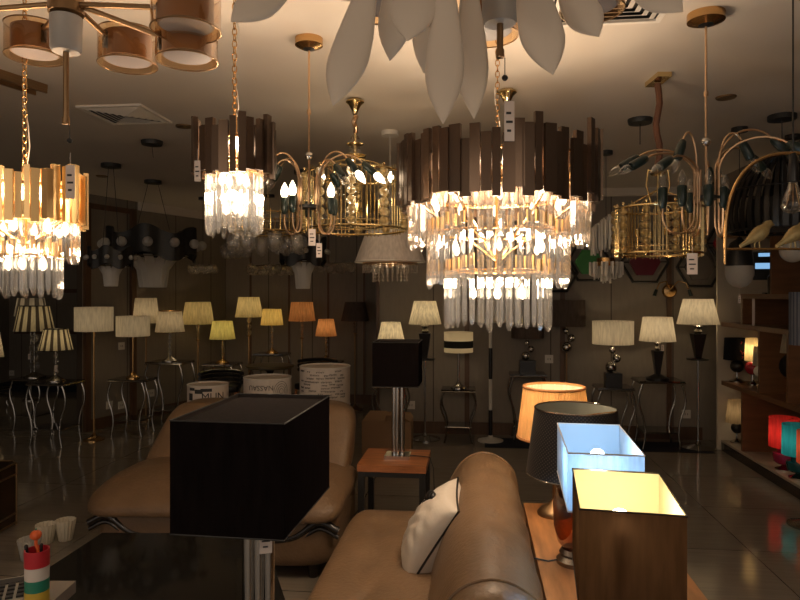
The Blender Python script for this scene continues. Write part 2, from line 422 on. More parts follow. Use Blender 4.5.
# ------------------------------------------------------------------ shelving along the wall
def shelving():
    u = thing('shelving_unit', 'brown wooden display shelving unit on a low beige plinth along the wall', 'shelf', (2.36, 4.0, 0))
    MB().box((0.26, 0, 0.04), (0.52, 5.1, 0.08)).build('plinth', 'blackwood', u, False)
    MB().box((0.26, 0, 0.09), (0.52, 5.1, 0.02)).build('plinth_top', 'plinth', u, False, label='pale stone plinth top')
    for h in (0.65, 1.21, 1.48, 2.05):
        y1 = 2.55 if h < 1.4 or h > 2 else 2.1
        MB().box((0.26, (y1 - 2.55) / 2, h), (0.52, 2.55 + y1, 0.04)).build('shelf_board', 'shelfwood', u, False)
    for y, z0, z1 in ((6.1, .1, .63), (5.75, .67, 1.19), (6.1, 1.23, 1.46), (5.53, 1.5, 2.03), (4.6, .1, .63), (5.25, .67, 1.19), (4.9, 1.23, 1.46), (4.2, 1.5, 2.03)):
        MB().box((0.26, y - 4.0, (z0 + z1) / 2), (0.5, 0.03, z1 - z0)).build('partition', 'shelfwood', u, False)
    MB().box((0.505, 0, 1.06), (0.015, 5.1, 1.92)).build('back_panel', 'shelfwood', u, False)
shelving()

# ------------------------------------------------------------------ lamp builders
SH = {}
def SM(key, col, **k):
    if key not in SH: SH[key] = shade_mat('shade_' + key, col, **k)
    return SH[key]

def draw_shade(t, z0, z1, rb, rt, mat, pleat=0, trim=None, kind='round', n=40):
    if kind == 'round':
        c = pleat if pleat else 0
        nn = max(n, c * 5) if c else n
        s = MB().lathe([(rb, z0), (rt, z1)], nn, cap=False, pleat=0.022 if c else 0, cnt=c).build('lamp_shade', mat, t, True, ang=60)
        if trim:
            MB().torus((0, 0, z0), rb, 0.004).build('shade_trim', trim, s); MB().torus((0, 0, z1), rt, 0.004).build('shade_trim', trim, s)
        # spider that carries the shade
        m = MB()
        for k in range(3):
            a = 2 * PI * k / 3 + .4
            m.tube([(0, 0, z1 - 0.03), (rt * 0.97 * math.cos(a), rt * 0.97 * math.sin(a), z1 - 0.012)], 0.002, 4)
        m.build('shade_spider', 'brass', t)
    return s

def base_crystal(t, h, R, metal='brass', glass='lampcrystal', k=4):
    """round metal foot, glass balls on a metal stem"""
    MB().lathe([(R, 0), (R, .01), (R * .8, .02), (R * .35, .045), (.012, .06), (.012, .07)], 24).build('foot', metal, t)
    b = MB(); z = 0.07; rr = (h - 0.10) / (2 * k)
    for i in range(k):
        b.ball((0, 0, z + rr), rr * (0.85 if i % 2 else 1.0), 12, 8); z += 2 * rr
    b.build('glass_balls', glass, t)
    m = MB().tube([(0, 0, .06), (0, 0, h)], 0.006, 8)
    for i in range(k + 1): m.lathe([(.014, .07 + 2 * rr * i - .005), (.014, .07 + 2 * rr * i + .005)], 12)
    m.build('stem', metal, t)
def base_cone(t, h, R, z0=0.0, metal='chrome'):
    MB().lathe([(R, z0), (R, z0 + .012), (R * .6, z0 + .03), (R * .3, z0 + .05)], 24).build('foot', 'black', t)
    MB().lathe([(R * .28, z0 + .05), (R * .62, h - .10), (R * .62, h - .095)], 4, mat=Matrix.Rotation(PI / 4, 3, 'Z')).build('tapered_body', 'black', t, False)
    b = MB().lathe([(.02, h - .095), (.028, h - .07), (.018, h - .05), (.034, h - .02), (.012, h), (.012, h + .02)], 8); b.build('crystal_crown', 'chrome', t, False)
def base_balls(t, h, metal='chrome', block=(.16, .10, .13)):
    MB().box((0, 0, block[2] / 2), block).build('block', 'black', t, False)
    b = MB(); z = block[2]; H = h - z
    for (dx, f, r) in ((-.02, .2, .2), (.035, .50, .15), (-.005, .78, .115)):
        b.ball((dx, 0, z + f * H), r * H)
    b.tube([(-.02, 0, z), (-.02, 0, z + .2 * H), (.035, 0, z + .5 * H), (-.005, 0, z + .78 * H), (0, 0, h + .02)], .005, 6)
    b.build('chrome_balls', metal, t, label='stack of chrome balls')
def base_pole(t, h, R, metal='brass', deco=None, r=0.010):
    MB().lathe([(R, 0), (R, .012), (R * .7, .022), (.03, .04), (.014, .07)], 28).build('foot', metal if metal != 'glassy' else 'chrome', t)
    z1 = h - (deco[0] if deco else 0)
    MB().tube([(0, 0, .05), (0, 0, z1 + .002)], r, 10).build('pole', metal, t)
    if deco:
        d, kind = deco
        if kind == 'crystal':
            b = MB(); rr = d / 6
            for i in range(3): b.ball((0, 0, z1 + rr + 2 * rr * i), rr, 12, 8, (0.8, 0.8, 1))
            b.build('glass_balls', 'lampcrystal', t)
            MB().lathe([(.02, z1 - .01), (.03, z1), (.012, z1 + .01)], 12).lathe([(.02, h - .012), (.02, h)], 12).tube([(0, 0, z1), (0, 0, h + .02)], .005, 6).build('stem', metal, t)
        elif kind == 'cone':
            MB().lathe([(.10, z1 - .01), (.10, z1), (.02, z1 + .01)], 20).build('collar', 'black', t)
            MB().lathe([(.035, z1 + .01), (.085, h - .10), (.085, h - .095)], 4, mat=Matrix.Rotation(PI / 4, 3, 'Z')).build('tapered_body', 'black', t, False)
            MB().lathe([(.03, h - .095), (.045, h - .07), (.025, h - .05), (.05, h - .02), (.012, h), (.012, h + .02)], 8).build('crystal_crown', 'chrome', t, False)
        elif kind == 'balls':
            b = MB()
            b.ball((0, 0, z1 + .22 * d), .2 * d).ball((.05, 0, z1 + .55 * d), .15 * d).ball((-.01, 0, z1 + .82 * d), .11 * d)
            b.tube([(0, 0, z1), (0, 0, z1 + .2 * d), (.05, 0, z1 + .55 * d), (-.01, 0, z1 + .8 * d), (0, 0, h + .02)], .006, 6)
            b.build('chrome_balls', 'chrome', t, label='stack of chrome balls')

def side_table(label, loc, w, d, h, style='curved', rz=0.0, group=None, topmat='smokeglass', metal='dullchrome'):
    t = thing('side_table', label, 'table', (loc[0], loc[1], 0), rz, group)
    if style == 'curved':
        MB().box((0, 0, h - .008), (w, d, .016)).build('table_top', topmat, t, False)
        fr = MB().tube([(-w / 2, -d / 2, h - .02), (w / 2, -d / 2, h - .02), (w / 2, d / 2, h - .02), (-w / 2, d / 2, h - .02)], .008, 6, closed=True)
        fr.build('top_frame', metal, t)
        for sx in (-1, 1):
            for sy in (-1, 1):
                pts = []
                for i in range(13):
                    f = i / 12; bow = .055 * math.sin(2 * PI * f) * (1 if f < .5 else .6)
                    pts.append((sx * (w / 2 - .012 + bow * .7 - .02), sy * (d / 2 - .012), (h - .02) * (1 - f) + .0))
                MB().tube(pts, .010, 7).build('leg', metal, t)
        MB().tube([(-w / 2 + .04, -d / 2 + .012, .16), (w / 2 - .04, -d / 2 + .012, .16), (w / 2 - .04, d / 2 - .012, .16), (-w / 2 + .04, d / 2 - .012, .16)], .006, 6, closed=True).build('stretcher', metal, t)
        MB().box((0, 0, .165), (w - .09, d - .03, .008)).build('lower_shelf', 'smokeglass', t, False)
    elif style == 'pedestal':
        MB().lathe([(.05, h - .05), (w / 2 * .9, h - .035), (w / 2, h - .02), (w / 2, h)], 32).build('table_top', topmat, t)
        MB().lathe([(.17, 0), (.17, .02), (.05, .06), (.03, .2), (.045, h * .6), (.03, h - .1), (.06, h - .05)], 20).build('pedestal', 'blackwood', t)
    return t

def lamp(name, label, px, top, bot, wt, wb, by, Z, base, shade, watts=0.0, table=None, pleat=0, trim=None, lightcol=(1, .76, .46), tlabel=None, cat='lamp', R=None, group=None, tag_at=None):
    h0 = HZ(by, Z)
    if h0 < 0.03: h0 = 0.0
    p = P(px, by, Z)
    t = thing(name, label, cat, (p.x, p.y, h0), 0.0, group)
    k = Z / F
    z1 = HZ(top, Z) - h0; z0 = HZ(bot, Z) - h0; rt = wt / 2 * k; rb = wb / 2 * k
    draw_shade(t, z0, z1, rb, rt, shade, pleat, trim)
    kind = base[0]
    top_stem = z1 - 0.03
    foot_R = R or rb * 0.55
    if kind == 'crystal': base_crystal(t, z0 + .0, foot_R, *base[1:])
    elif kind == 'cone': base_cone(t, z0 - .0, foot_R)
    elif kind == 'balls': base_balls(t, z0)
    elif kind == 'pole': base_pole(t, z0, foot_R, *base[1:])
    elif kind == 'bottle':
        mt = base[1]
        MB().lathe([(foot_R, 0), (foot_R, .02), (foot_R * .8, .03)], 24).build('foot', 'dullchrome', t)
        H = z0 - .03
        MB().lathe([(foot_R * .75, .03), (foot_R * 1.25, .03 + H * .18), (foot_R * 1.3, .03 + H * .45), (foot_R * .9, .03 + H * .75), (foot_R * .35, .03 + H * .9), (foot_R * .3, z0)], 24).build('glass_body', mt, t)
    # stem and holder inside the shade
    MB().tube([(0, 0, z0 - .004), (0, 0, top_stem)], .005, 6).build('holder', 'brass', t)
    if watts:
        light(t, (0, 0.0, z0 + (z1 - z0) * .5), watts * .62, lightcol, min(.03, rt * .4))
    if tag_at: price_tag(t, (tag_at[0], -0.03, tag_at[1]), .028, .06)
    if table:
        side_table(tlabel, (p.x, p.y), table[0], table[1], h0, *table[2:])
    return t

# ------------------------------------------------------------------ lamps along the walls
def wall_lamps():
    cream = SM('cream', (.78, .70, .55)); white = SM('white', (.80, .74, .62)); yellow = SM('yellow', (.80, .62, .22)); olive = SM('olive', (.74, .68, .25))
    butter = SM('butter', (.78, .66, .35)); orange = SM('orange', (.62, .30, .12)); dark = SM('dark', (.10, .075, .062), trans=.12); linen = SM('linen', (.80, .74, .58), weave=.2)
    stripe = SM('stripe', (.82, .74, .50), stripe=(14, (.10, .08, .06), .15)); pattern = SM('pattern', (.42, .38, .32), stripe=(9, (.09, .08, .07), .0)); dull = SM('dull', (.55, .5, .38))
    tb = (.42, .34)
    # alcove and chamfer
    lamp('floor_lamp', 'tall patterned-shade lamp standing in the dark alcove behind the striped lamps', 31, 298, 316, 24, 30, 398, 9.2, ('pole', 'dullchrome'), pattern, 1.0)
    lamp('table_lamp', 'larger striped-shade table lamp with dark glass stem, taller of the two striped ones', 34.5, 306, 331, 27, 37, 377, 7.25, ('crystal', 'dullchrome'), stripe, .6, (.34, .34), tlabel='curved chrome side table under the larger striped-shade lamp', trim='black', tag_at=(-.04, .3))
    lamp('table_lamp', 'smaller striped-shade table lamp in front, on a chrome and glass table', 56, 329, 350, 22, 32, 381, 6.55, ('crystal', 'dullchrome'), stripe, .5, (.40, .34), tlabel='chrome and glass side table under the smaller striped-shade lamp', trim='black', tag_at=(.02, .2))
    lamp('floor_lamp', 'white drum-shade floor lamp on a thin pole before the chamfered wall', 94, 307, 331, 36, 36, 440, 6.68, ('pole', 'brass', None, .008), white, .6)
    lamp('table_lamp', 'shorter white drum-shade table lamp on a wire table beside the taller white drum', 133, 316, 336, 32, 32, 378, 7.0, ('pole', 'brass', None, .008), white, .5, (.40, .30), tlabel='thin wire side table under the shorter white drum lamp', R=.07)
    lamp('floor_lamp', 'cream pleated floor lamp standing just behind the two white drum lamps', 146, 298, 323, 20, 25, 421, 7.68, ('pole', 'bronze', (.16, 'crystal')), cream, .45, pleat=24)
    lamp('table_lamp', 'cream table lamp with stacked glass balls on a dark curved table', 170, 311, 332, 22, 28, 361, 7.6, ('crystal', 'dullchrome'), cream, .5, (.44, .34), pleat=24, tlabel='dark curved-leg table under the cream glass-ball lamp', trim='brass')
    lamp('table_lamp', 'cream lamp mostly cut by the picture edge, in the alcove', -12, 332, 357, 20, 28, 388, 8.6, ('crystal', 'dullchrome'), cream, .8, (.4, .34), tlabel='dark curved table in the alcove at the picture edge')
    # rear wall row
    lamp('floor_lamp', 'dull yellow pleated floor lamp between the cream and the lime table lamps', 198, 302, 324, 24, 31, 413, 8.19, ('pole', 'brass', (.2, 'crystal')), butter, .7, pleat=26)
    lamp('table_lamp', 'lime yellow table lamp on glass balls, lowest lit lamp in the rear row', 222.5, 321, 339, 19, 25, 363, 8.2, ('crystal', 'brass'), olive, .75, (.40, .34), pleat=24, tlabel='black low table under the lime yellow lamp')
    lamp('floor_lamp', 'golden yellow pleated floor lamp, tallest of the rear yellow ones', 249, 297, 317, 20, 27, 411, 8.33, ('pole', 'brass', (.24, 'crystal')), butter, .8, pleat=26)
    lamp('table_lamp', 'deep yellow table lamp with glass ball stem above the round pedestal table', 272, 309, 325, 18, 22, 353, 8.4, ('crystal', 'brass'), yellow, .75, (.40, .34), pleat=24, tlabel='tall dark table under the deep yellow lamp')
    lamp('floor_lamp', 'rust orange pleated floor lamp, taller of the two rust shades', 302, 302, 321, 21, 26, 410, 8.41, ('pole', 'brass', (.22, 'crystal')), orange, .7, pleat=26)
    lamp('table_lamp', 'rust orange table lamp, shorter of the two rust shades', 326, 319, 336, 15, 21, 361, 8.35, ('crystal', 'brass'), orange, .75, (.40, .34), pleat=24, tlabel='dark table under the shorter rust orange lamp')
    lamp('floor_lamp', 'unlit black-shade floor lamp beside the rust orange table lamp', 355, 302, 321, 20, 28, 409, 8.45, ('pole', 'bronze', (.16, 'crystal')), dark)
    # back wall row
    lamp('table_lamp', 'cream table lamp peeking out behind the black cube lamp', 391, 322, 342, 19, 28, 384, 6.7, ('crystal', 'chrome'), linen, .8, (.34, .30), tlabel='chrome wire side table behind the black cube lamp')
    lamp('floor_lamp', 'cream tapered floor lamp on a black and chrome pole', 425, 301, 324, 22, 33, 439, 6.72, ('pole', 'chrome', (.36, 'cone')), linen, 1.0, R=.16)
    zb = HZ(340, 6.65); h0 = HZ(388, 6.65)
    bm_ = band_shade_mat('shade_banded', (.80, .72, .55), (.012, .012, .012), HZ(347.5, 6.65) - h0, HZ(340.5, 6.65) - h0)
    lamp('table_lamp', 'table lamp with a cream shade banded in black', 458.5, 332, 352, 29, 29, 388, 6.65, ('pole', 'chrome', None, .012), bm_, .7, (.34, .28), tlabel='chrome frame side table under the black-banded lamp', R=.08)
    # pole lamp whose shade hides behind the crystal chandelier
    t = lamp('floor_lamp', 'floor lamp with a black and white jointed pole on a round white foot', 490.5, 300, 322, 26, 34, 441, 6.63, ('pole', 'white', None, .018), white, 0, R=.13)
    for a, b in ((348, 379), (410, 437)):
        z0, z1 = HZ(b, 6.63), HZ(a, 6.63)
        MB().lathe([(.0195, z0), (.0195, z1)], 12).build('pole_sleeve', 'black', t, label='black pole section')
    lamp('table_lamp', 'dark drum table lamp on chrome balls beside the taller dark drum lamp', 527.5, 328, 338, 32, 32, 373, 6.7, ('balls',), dark, 0, (.36, .30), tlabel='slim chrome side table under the dark ball-stem table lamp')
    lamp('floor_lamp', 'tall dark drum floor lamp with chrome balls below its shade', 566.5, 300, 326, 36, 37, 438, 6.75, ('pole', 'bronze', (.28, 'balls')), dark, 0, R=.15)
    lamp('table_lamp', 'white drum table lamp with chrome balls on a black block', 613, 321, 344, 40, 40, 386, 6.45, ('balls',), white, 1.1, (.34, .34), tlabel='curved chrome side table under the white ball-stem lamp')
    lamp('table_lamp', 'white tapered table lamp on a black wedge stem with crystal crown', 657.5, 317, 341, 28, 35, 379, 6.4, ('cone',), white, 1.1, (.42, .34), tlabel='curved chrome side table under the white wedge-stem lamp', R=.11, tag_at=(.04, .38))
    lamp('floor_lamp', 'white tapered floor lamp on a chrome pole with black wedge, tallest near the shelving', 698, 299, 324, 28, 40, 448, 6.33, ('pole', 'chrome', (.34, 'cone')), white, 1.2, R=.17)
wall_lamps()

# ------------------------------------------------------------------ lamps on the shelves
def shelf_lamp(label, px, Z, h0, z0, z1, wb, wt, body, shade, watts=0, col=(1, .76, .46), x=None):
    p = W((px - 400) / F * Z, Z, h0)
    t = thing('table_lamp', label, 'lamp', p)
    draw_shade(t, z0, z1, wb / 2, wt / 2, shade)
    R = wb * .3
    MB().lathe([(R, 0), (R, .012), (R * .5, .025), (.012, .04), (.012, .05)], 20).build('foot', 'chrome', t)
    H = z0 - .05
    if body[0] == 'ball':
        MB().tube([(0, 0, .04), (0, 0, z0)], .008, 8).build('stem', 'chrome', t)
        MB().ball((0, 0, .05 + H * .62), H * .38).build('ball', body[1], t)
    else:
        MB().lathe([(R * .8, .05), (R * 1.1, .05 + H * .12), (R * 1.25, .05 + H * .5), (R * 1.15, .05 + H * .62), (R * .75, .05 + H * .66), (R * .7, .05 + H * .85), (R * .3, z0)], 24).build('glass_body', body[1], t)
    MB().tube([(0, 0, z0 - .004), (0, 0, z1 - .03)], .004, 6).build('holder', 'brass', t)
    if watts: light(t, (0, 0, (z0 + z1) / 2), watts * .7, col, .02)
    return t
M['redball'] = principled('red_glass', (.35, .015, .03), .15, coat=.5)
M['pink'] = principled('pink_glass', (.45, .03, .10), .12, trans=.35)
M['teal'] = principled('teal_glass', (.01, .11, .13), .12, trans=.35)
M['whiteball'] = principled('white_glass', (.75, .7, .62), .2)
red = SM('red', (.80, .05, .05), trans=.6); teal = SM('teal', (.03, .36, .38), trans=.6); coral = SM('coral', (.75, .16, .09), trans=.6); beige = SM('beige', (.52, .40, .25))
shelf_lamp('red drum-shade lamp with pink glass base, on the plinth', 784, 5.17, .1, .185, .42, .22, .215, ('jar', 'pink'), red, .5)
shelf_lamp('teal drum-shade lamp with teal glass base, on the plinth', 798, 4.93, .1, .18, .41, .22, .215, ('jar', 'teal'), teal, .55, (1, .9, .75))
shelf_lamp('coral drum-shade lamp cut by the picture edge, nearest on the plinth', 814, 4.68, .1, .18, .41, .22, .215, ('jar', 'pink'), coral, .4)
shelf_lamp('beige dull-shade lamp in the far lower bay, above the plinth', 737, 6.13, .1, .19, .40, .20, .15, ('ball', 'black'), beige, .25)
t = shelf_lamp('black square-looking shade lamp with red flowers on the middle shelf', 737, 6.13, .67, .21, .415, .235, .215, ('ball', 'black'), SM('blackshade', (.012, .012, .016), trans=.05))
fl = MB()
for k in range(14):
    a = -1.25 + rnd.uniform(-.5, .6); z = .23 + rnd.random() * .17; r = .118 + .0
    a2 = a + rnd.uniform(-.15, .15); z2 = z + rnd.uniform(.02, .05)
    rr = .119 - (z - .21) * .049
    fl.tube([(rr * math.cos(a), rr * math.sin(a), z), (rr * math.cos((a + a2) / 2 + .05), rr * math.sin((a + a2) / 2 + .05), (z + z2) / 2), (rr * math.cos(a2), rr * math.sin(a2), min(z2, .41))], .004, 5)
fl.build('flower_print', principled('red_print', (.5, .01, .02), .6), t, label='red flower print')
shelf_lamp('cream-shade lamp on a red glass ball, middle shelf', 752.5, 5.93, .67, .22, .43, .135, .115, ('ball', 'redball'), SM('shelfcream', (.80, .66, .36)), .7)
shelf_lamp('small lamp with white glass ball half hidden by the partition', 760, 5.82, .67, .19, .36, .12, .10, ('ball', 'whiteball'), SM('shelfwhite', (.6, .55, .45)), 0)
shelf_lamp('cream tapered lamp in the nearer middle bay, behind the blue-grey shade', 791, 5.42, .67, .34, .505, .20, .15, ('ball', 'black'), SM('nearcream', (.78, .7, .52)), .45)

def shelf_goods():
    # blue lit screen and papers in the upper bay, bottle
    p = W((764 - 400) / F * 5.55, 5.55, 1.5); p.x = 2.53
    t = thing('monitor', 'small screen glowing light blue on the upper shelf', 'monitor', p, -.2)
    MB().box((0, 0, .006), (.14, .1, .012)).tube([(0, 0.02, .01), (0, 0.02, .12)], .01, 8).build('stand', 'blackmetal', t)
    MB().box((0, 0, .24), (.30, .02, .24)).build('casing', 'blackmetal', t, False)
    MB().box((0, -.0115, .24), (.27, .002, .05)).box((-.06, -.0115, .335), (.1, .002, .03)).build('display', 'screen', t, False, label='light blue display')
    p = W((766.5 - 400) / F * 5.3, 5.3, 1.5); p.x = 2.43
    t = thing('bottle', 'dark bottle with a cream label on the upper shelf', 'bottle', p)
    MB().lathe([(.045, 0), (.05, .01), (.05, .14), (.016, .18), (.014, .22), (.016, .225)], 20).build('body', 'black', t)
    m = MB(); n = 12
    vs = []; 
    for i in range(n + 1):
        a = -PI / 2 - .7 + 1.4 * i / n - .1
        vs += [(.0506 * math.cos(a), .0506 * math.sin(a), .03), (.0506 * math.cos(a), .0506 * math.sin(a), .12)]
    m.add(vs, [(2 * i, 2 * i + 2, 2 * i + 3, 2 * i + 1) for i in range(n)])
    lb = m.build('bottle_label', 'paper', t)
    MB().box((0, -.0515, .095), (.03, .001, .008)).box((0, -.0515, .06), (.022, .001, .01)).build('printed_marks', principled('rust_ink', (.3, .08, .03), .7), lb, False)
    # white standing card on the shelf front
    p = W((753.5 - 400) / F * 5.55, 5.55, 1.23)
    o = MB().box((0, 0, .125), (.022, .004, .25)).build('price_strip', 'paper', None, False, p, TH)
    tag(o, 'narrow white price strip standing at the edge of the shelf', 'card')
    # blue-grey rectangular shade lamp at the frame edge, standing on the plinth
    p = W((808 - 400) / F * 4.2, 4.2, 0)
    t = thing('floor_lamp', 'blue-grey fabric drum lamp cut by the picture edge', 'lamp', p)
    rr = .108
    draw_shade(t, HZ(345, 4.2), HZ(292, 4.2), rr, rr, SM('bluegrey', (.20, .22, .27), trans=.2, stripe=(26, (.10, .11, .15), .3)))
    base_pole(t, HZ(345, 4.2), .12, 'dullchrome'); MB().tube([(0, 0, HZ(345, 4.2)), (0, 0, 1.47)], .006, 6).build('holder', 'brass', t)
shelf_goods()

# ------------------------------------------------------------------ chandeliers with plates and crystal bars
def plate_chandelier(label, px, Z, plates, tiers, pmat, bulbs, watts, chain_r=1.0, taglist=(), barw=.017, group=None):
    p = W((px - 400) / F * Z, Z, 0)
    zc = plates[1]
    t = thing('crystal_chandelier', label, 'chandelier', (p.x, p.y, zc))
    R, zb, zt, n, pw = plates
    protos = {}
    for i in range(n):
        a = 2 * PI * (i + .5 * rnd.random() * .3) / n
        hh = rnd.choice((.86, .94, 1.0, 1.07, 1.15)) * (zt - zb); drop = rnd.uniform(-.02, .025) * (zt - zb) / .25
        wv = rnd.choice((.8, 1.0, 1.2)); key = (round(hh, 3), wv)
        rr = R + rnd.choice((-.012, 0, .008))
        loc = (rr * math.cos(a), rr * math.sin(a), drop)
        if key not in protos:
            m = MB().box((0, 0, hh / 2), (.016, pw * wv, hh))
            protos[key] = m.build('metal_plate', pmat, t, False, loc, a)
        else: cp(protos[key], t, loc, a)
    for z in (zb + (zt - zb) * .25, zb + (zt - zb) * .7):
        MB().torus((0, 0, z - zc), R - .022, .006, 40).build('ring_frame', 'brass', t)
    spots = []
    for ti, (r, z1, z0, cnt) in enumerate(tiers):
        for i in range(cnt):
            an = 2 * PI * i / cnt + rnd.uniform(-.008, .008); loc = Vector((r * math.cos(an), r * math.sin(an), z1 - zc + rnd.uniform(-.012, .02)))
            spots.append(((p + loc - Vector((0, 0, p.z))).xy.length, ti, loc, an))
        MB().torus((0, 0, z1 - zc - .01), r - .016, .005, 40).build('tier_ring', 'brass', t)
    spots.sort(key=lambda q: q[0])
    def bar(L): return MB().lathe([(barw * .66, 0), (barw * .66, -L + .018), (barw * .30, -L)], 4)
    capm = MB().box((0, 0, .012), (.012, barw * .9, .045))
    protos = {}; rest = MB()
    for k, (ds, ti, loc, an) in enumerate(spots):
        L = tiers[ti][1] - tiers[ti][2]
        if k < 98:
            if ti not in protos:
                o = bar(L).build('crystal_bar', 'crystal', t, False, loc, an); protos[ti] = (o, capm.build('bar_cap', 'goldplate', o, False, label='gold cap'))
            else:
                o = cp(protos[ti][0], t, loc, an); cp(protos[ti][1], o, (0, 0, 0))
        else:
            m = bar(L); rot = Matrix.Rotation(an, 3, 'Z'); rest.add([loc + rot @ Vector(v) for v in m.v], m.f)
    if rest.v: rest.build('crystal_bars', 'crystal', t, False, kind='stuff')
    # spokes, centre stem
    sp = MB().tube([(0, 0, tiers[-1][1] - zc), (0, 0, zt - zc + .02)], .01, 8)
    for k in range(6):
        a = 2 * PI * k / 6
        sp.tube([(0, 0, zb + (zt - zb) * .7 - zc), ((R - .02) * math.cos(a), (R - .02) * math.sin(a), zb + (zt - zb) * .7 - zc)], .005, 6)
        sp.tube([(0, 0, tiers[-1][1] - zc + .03), ((tiers[0][0]) * math.cos(a), tiers[0][0] * math.sin(a), tiers[0][1] - zc - .01)], .005, 6)
    sp.build('centre_frame', 'brass', t)
    proto = None
    for (br, bz, bn) in bulbs:
        for i in range(bn):
            a = 2 * PI * (i + .5) / bn; loc = (br * math.cos(a), br * math.sin(a), bz - zc)
            if proto is None: proto = MB().lathe([(.002, -.02), (.011, -.008), (.012, .004), (.006, .022), (.001, .034)], 10, cap=False).build('bulb', 'bulb_hot', t, True, loc, a, label='lit candle bulb')
            else: cp(proto, t, loc, a)
            light(t, (loc[0] * .85, loc[1] * .85, loc[2] + (.13 if (br, bz, bn) == bulbs[0] else .045)), watts / sum(b[2] for b in bulbs), (1, .76, .53), .02)
    MB().add(*chain_geo(zt - zc + .02, CEIL - .03 - zc)).build('chain', 'brass', t)
    MB().tube([(.012 * math.sin(k * 1.3), .01, zt - zc + .02 + k * (CEIL - .03 - zt) / 9) for k in range(9)], .0018, 5).build('cord', 'white', t)
    MB().lathe([(.06, CEIL - .03 - zc), (.065, CEIL - .015 - zc), (.065, CEIL - zc)], 24).build('canopy', 'brass', t)
    for (tx, ty, tz, w, h) in taglist: price_tag(t, (tx, ty, tz - zc), w, h)
    return t
def chain_geo(z0, z1):
    m = chain(z0, z1); return m.v, m.f
E_ = plate_chandelier('largest chandelier, dark bronze plates over three tiers of crystal bars', 497.5, 2.6,
    (.388, 1.845, 2.08, 66, .036), [(.348, 1.90, 1.688, 60), (.272, 1.752, 1.53, 48), (.202, 1.60, 1.365, 36)], 'plate',
    [(.26, 1.86, 10), (.19, 1.68, 6), (.11, 1.50, 6)], 34, taglist=[(.025, -.41, 2.19, .034, .135)], barw=.0185)
D_ = plate_chandelier('small chandelier of dark bronze plates over one ring of crystal bars', 234.5, 2.3,
    (.130, 1.915, 2.09, 30, .026), [(.090, 1.945, 1.712, 24)], 'plate', [(.045, 1.90, 4), (.03, 1.80, 3)], 15.0, taglist=[(-.085, -.118, 1.99, .02, .07)], barw=.0165)
C_ = plate_chandelier('gold plate chandelier with two tiers of crystal bars at the picture edge', 24.5, 2.2,
    (.180, 1.735, 1.905, 48, .020), [(.160, 1.765, 1.61, 38), (.108, 1.64, 1.488, 26)], 'goldplate', [(.125, 1.72, 8), (.06, 1.6, 3)], 15.0, taglist=[(.205, -.06, 1.96, .03, .11)], barw=.016)

# ------------------------------------------------------------------ curved-arm chandeliers
def arm_chandelier(label, px, Z, hub_py, arms, lit, tags=(), can_r=.06, ss=1.0):
    p = W((px - 400) / F * Z, Z, HZ(hub_py, Z)); zh = p.z
    t = thing('arm_chandelier', label, 'chandelier', p, TH)
    top = CEIL - zh
    MB().lathe([(.03, top - .045), (can_r, top - .03), (can_r, top)], 28).build('canopy', 'brass', t)
    MB().lathe([(.012, top - .052), (can_r * .8, top - .034), (can_r * .85, top - .029)], 24).build('canopy_base', 'black', t)
    MB().tube([(0, 0, -.01), (0, 0, top - .03)], .0045, 8).lathe([(.009, top * .55), (.009, top * .55 + .02)], 10).build('rod', 'copper', t)
    MB().lathe([(.048, -.006), (.048, .006)], 24).build('hub', 'blackmetal', t)
    MB().ball((0, 0, .22), .018).build('ball', 'chrome', t)
    for (deg, kind, reach, hi) in arms:
        a = math.radians(deg); d = Vector((math.cos(a), math.sin(a), 0)); pts = []
        r0 = .046
        if kind == 'up':
            pts = [d * r0 + Vector((0, 0, -.02)), d * r0 + Vector((0, 0, hi * .35))]
            for i in range(13):
                f = i / 12; an = PI - f * PI * .74
                rx = (reach - r0) / (1 + .68)
                pts.append(d * (r0 + rx + rx * math.cos(an)) + Vector((0, 0, hi * .45 + hi * .55 * math.sin(an))))
        else:
            pts = [d * r0 + Vector((0, 0, .12)), d * r0 + Vector((0, 0, -hi * .45))]
            for i in range(13):
                f = i / 12; an = PI + f * PI
                rx = (reach - r0) / 2
                pts.append(d * (r0 + rx + rx * math.cos(an)) + Vector((0, 0, -hi * .5 + hi * .5 * math.sin(an))))
            pts.append(d * reach + Vector((0, 0, -hi * .25)))
        arm = MB().tube(pts, .0040, 8).build('arm', 'copper', t)
        e = pts[-1]; dr = (pts[-1] - pts[-2]).normalized()
        q = Vector((0, 0, 1)).rotation_difference(dr).to_matrix()
        MB().lathe([(r * ss, z * ss) for r, z in ((.006, -.006), (.012, .0), (.0155, .018), (.016, .06), (.013, .066))], 14, e, q).build('socket', 'socket', arm)
        e2 = e + dr * .064 * ss
        ist = lit(deg, kind)
        MB().lathe([(.008, 0), (.0155, .014), (.017, .026), (.012, .045), (.003, .062), (.0005, .066)], 14, e2, q, cap=False).build('bulb', 'bulb_hot' if ist else 'glass', arm, label='lit candle bulb' if ist else 'clear unlit candle bulb')
    for (tx, ty, tz, w, h) in tags: price_tag(t, (tx, ty, tz), w, h, -TH)
    return t
armsF = [(200, 'dn', .105, .12), (235, 'dn', .10, .115), (-20, 'dn', .105, .12), (15, 'dn', .11, .115), (100, 'dn', .1, .12),
         (175, 'up', .165, .235), (150, 'up', .16, .22), (215, 'up', .15, .19), (-8, 'up', .17, .235), (10, 'up', .235, .23), (-35, 'up', .15, .19), (60, 'up', .17, .2)]
arm_chandelier('small copper arm chandelier with lit candle bulbs, between two plate chandeliers', 309, 2.8, 207, armsF, lambda d, k: (d, k) in ((200, 'dn'), (235, 'dn'), (-20, 'dn'), (-8, 'up'), (10, 'up')), tags=[(.02, -.05, -.06, .03, .07), (.05, -.05, -.12, .024, .06)])
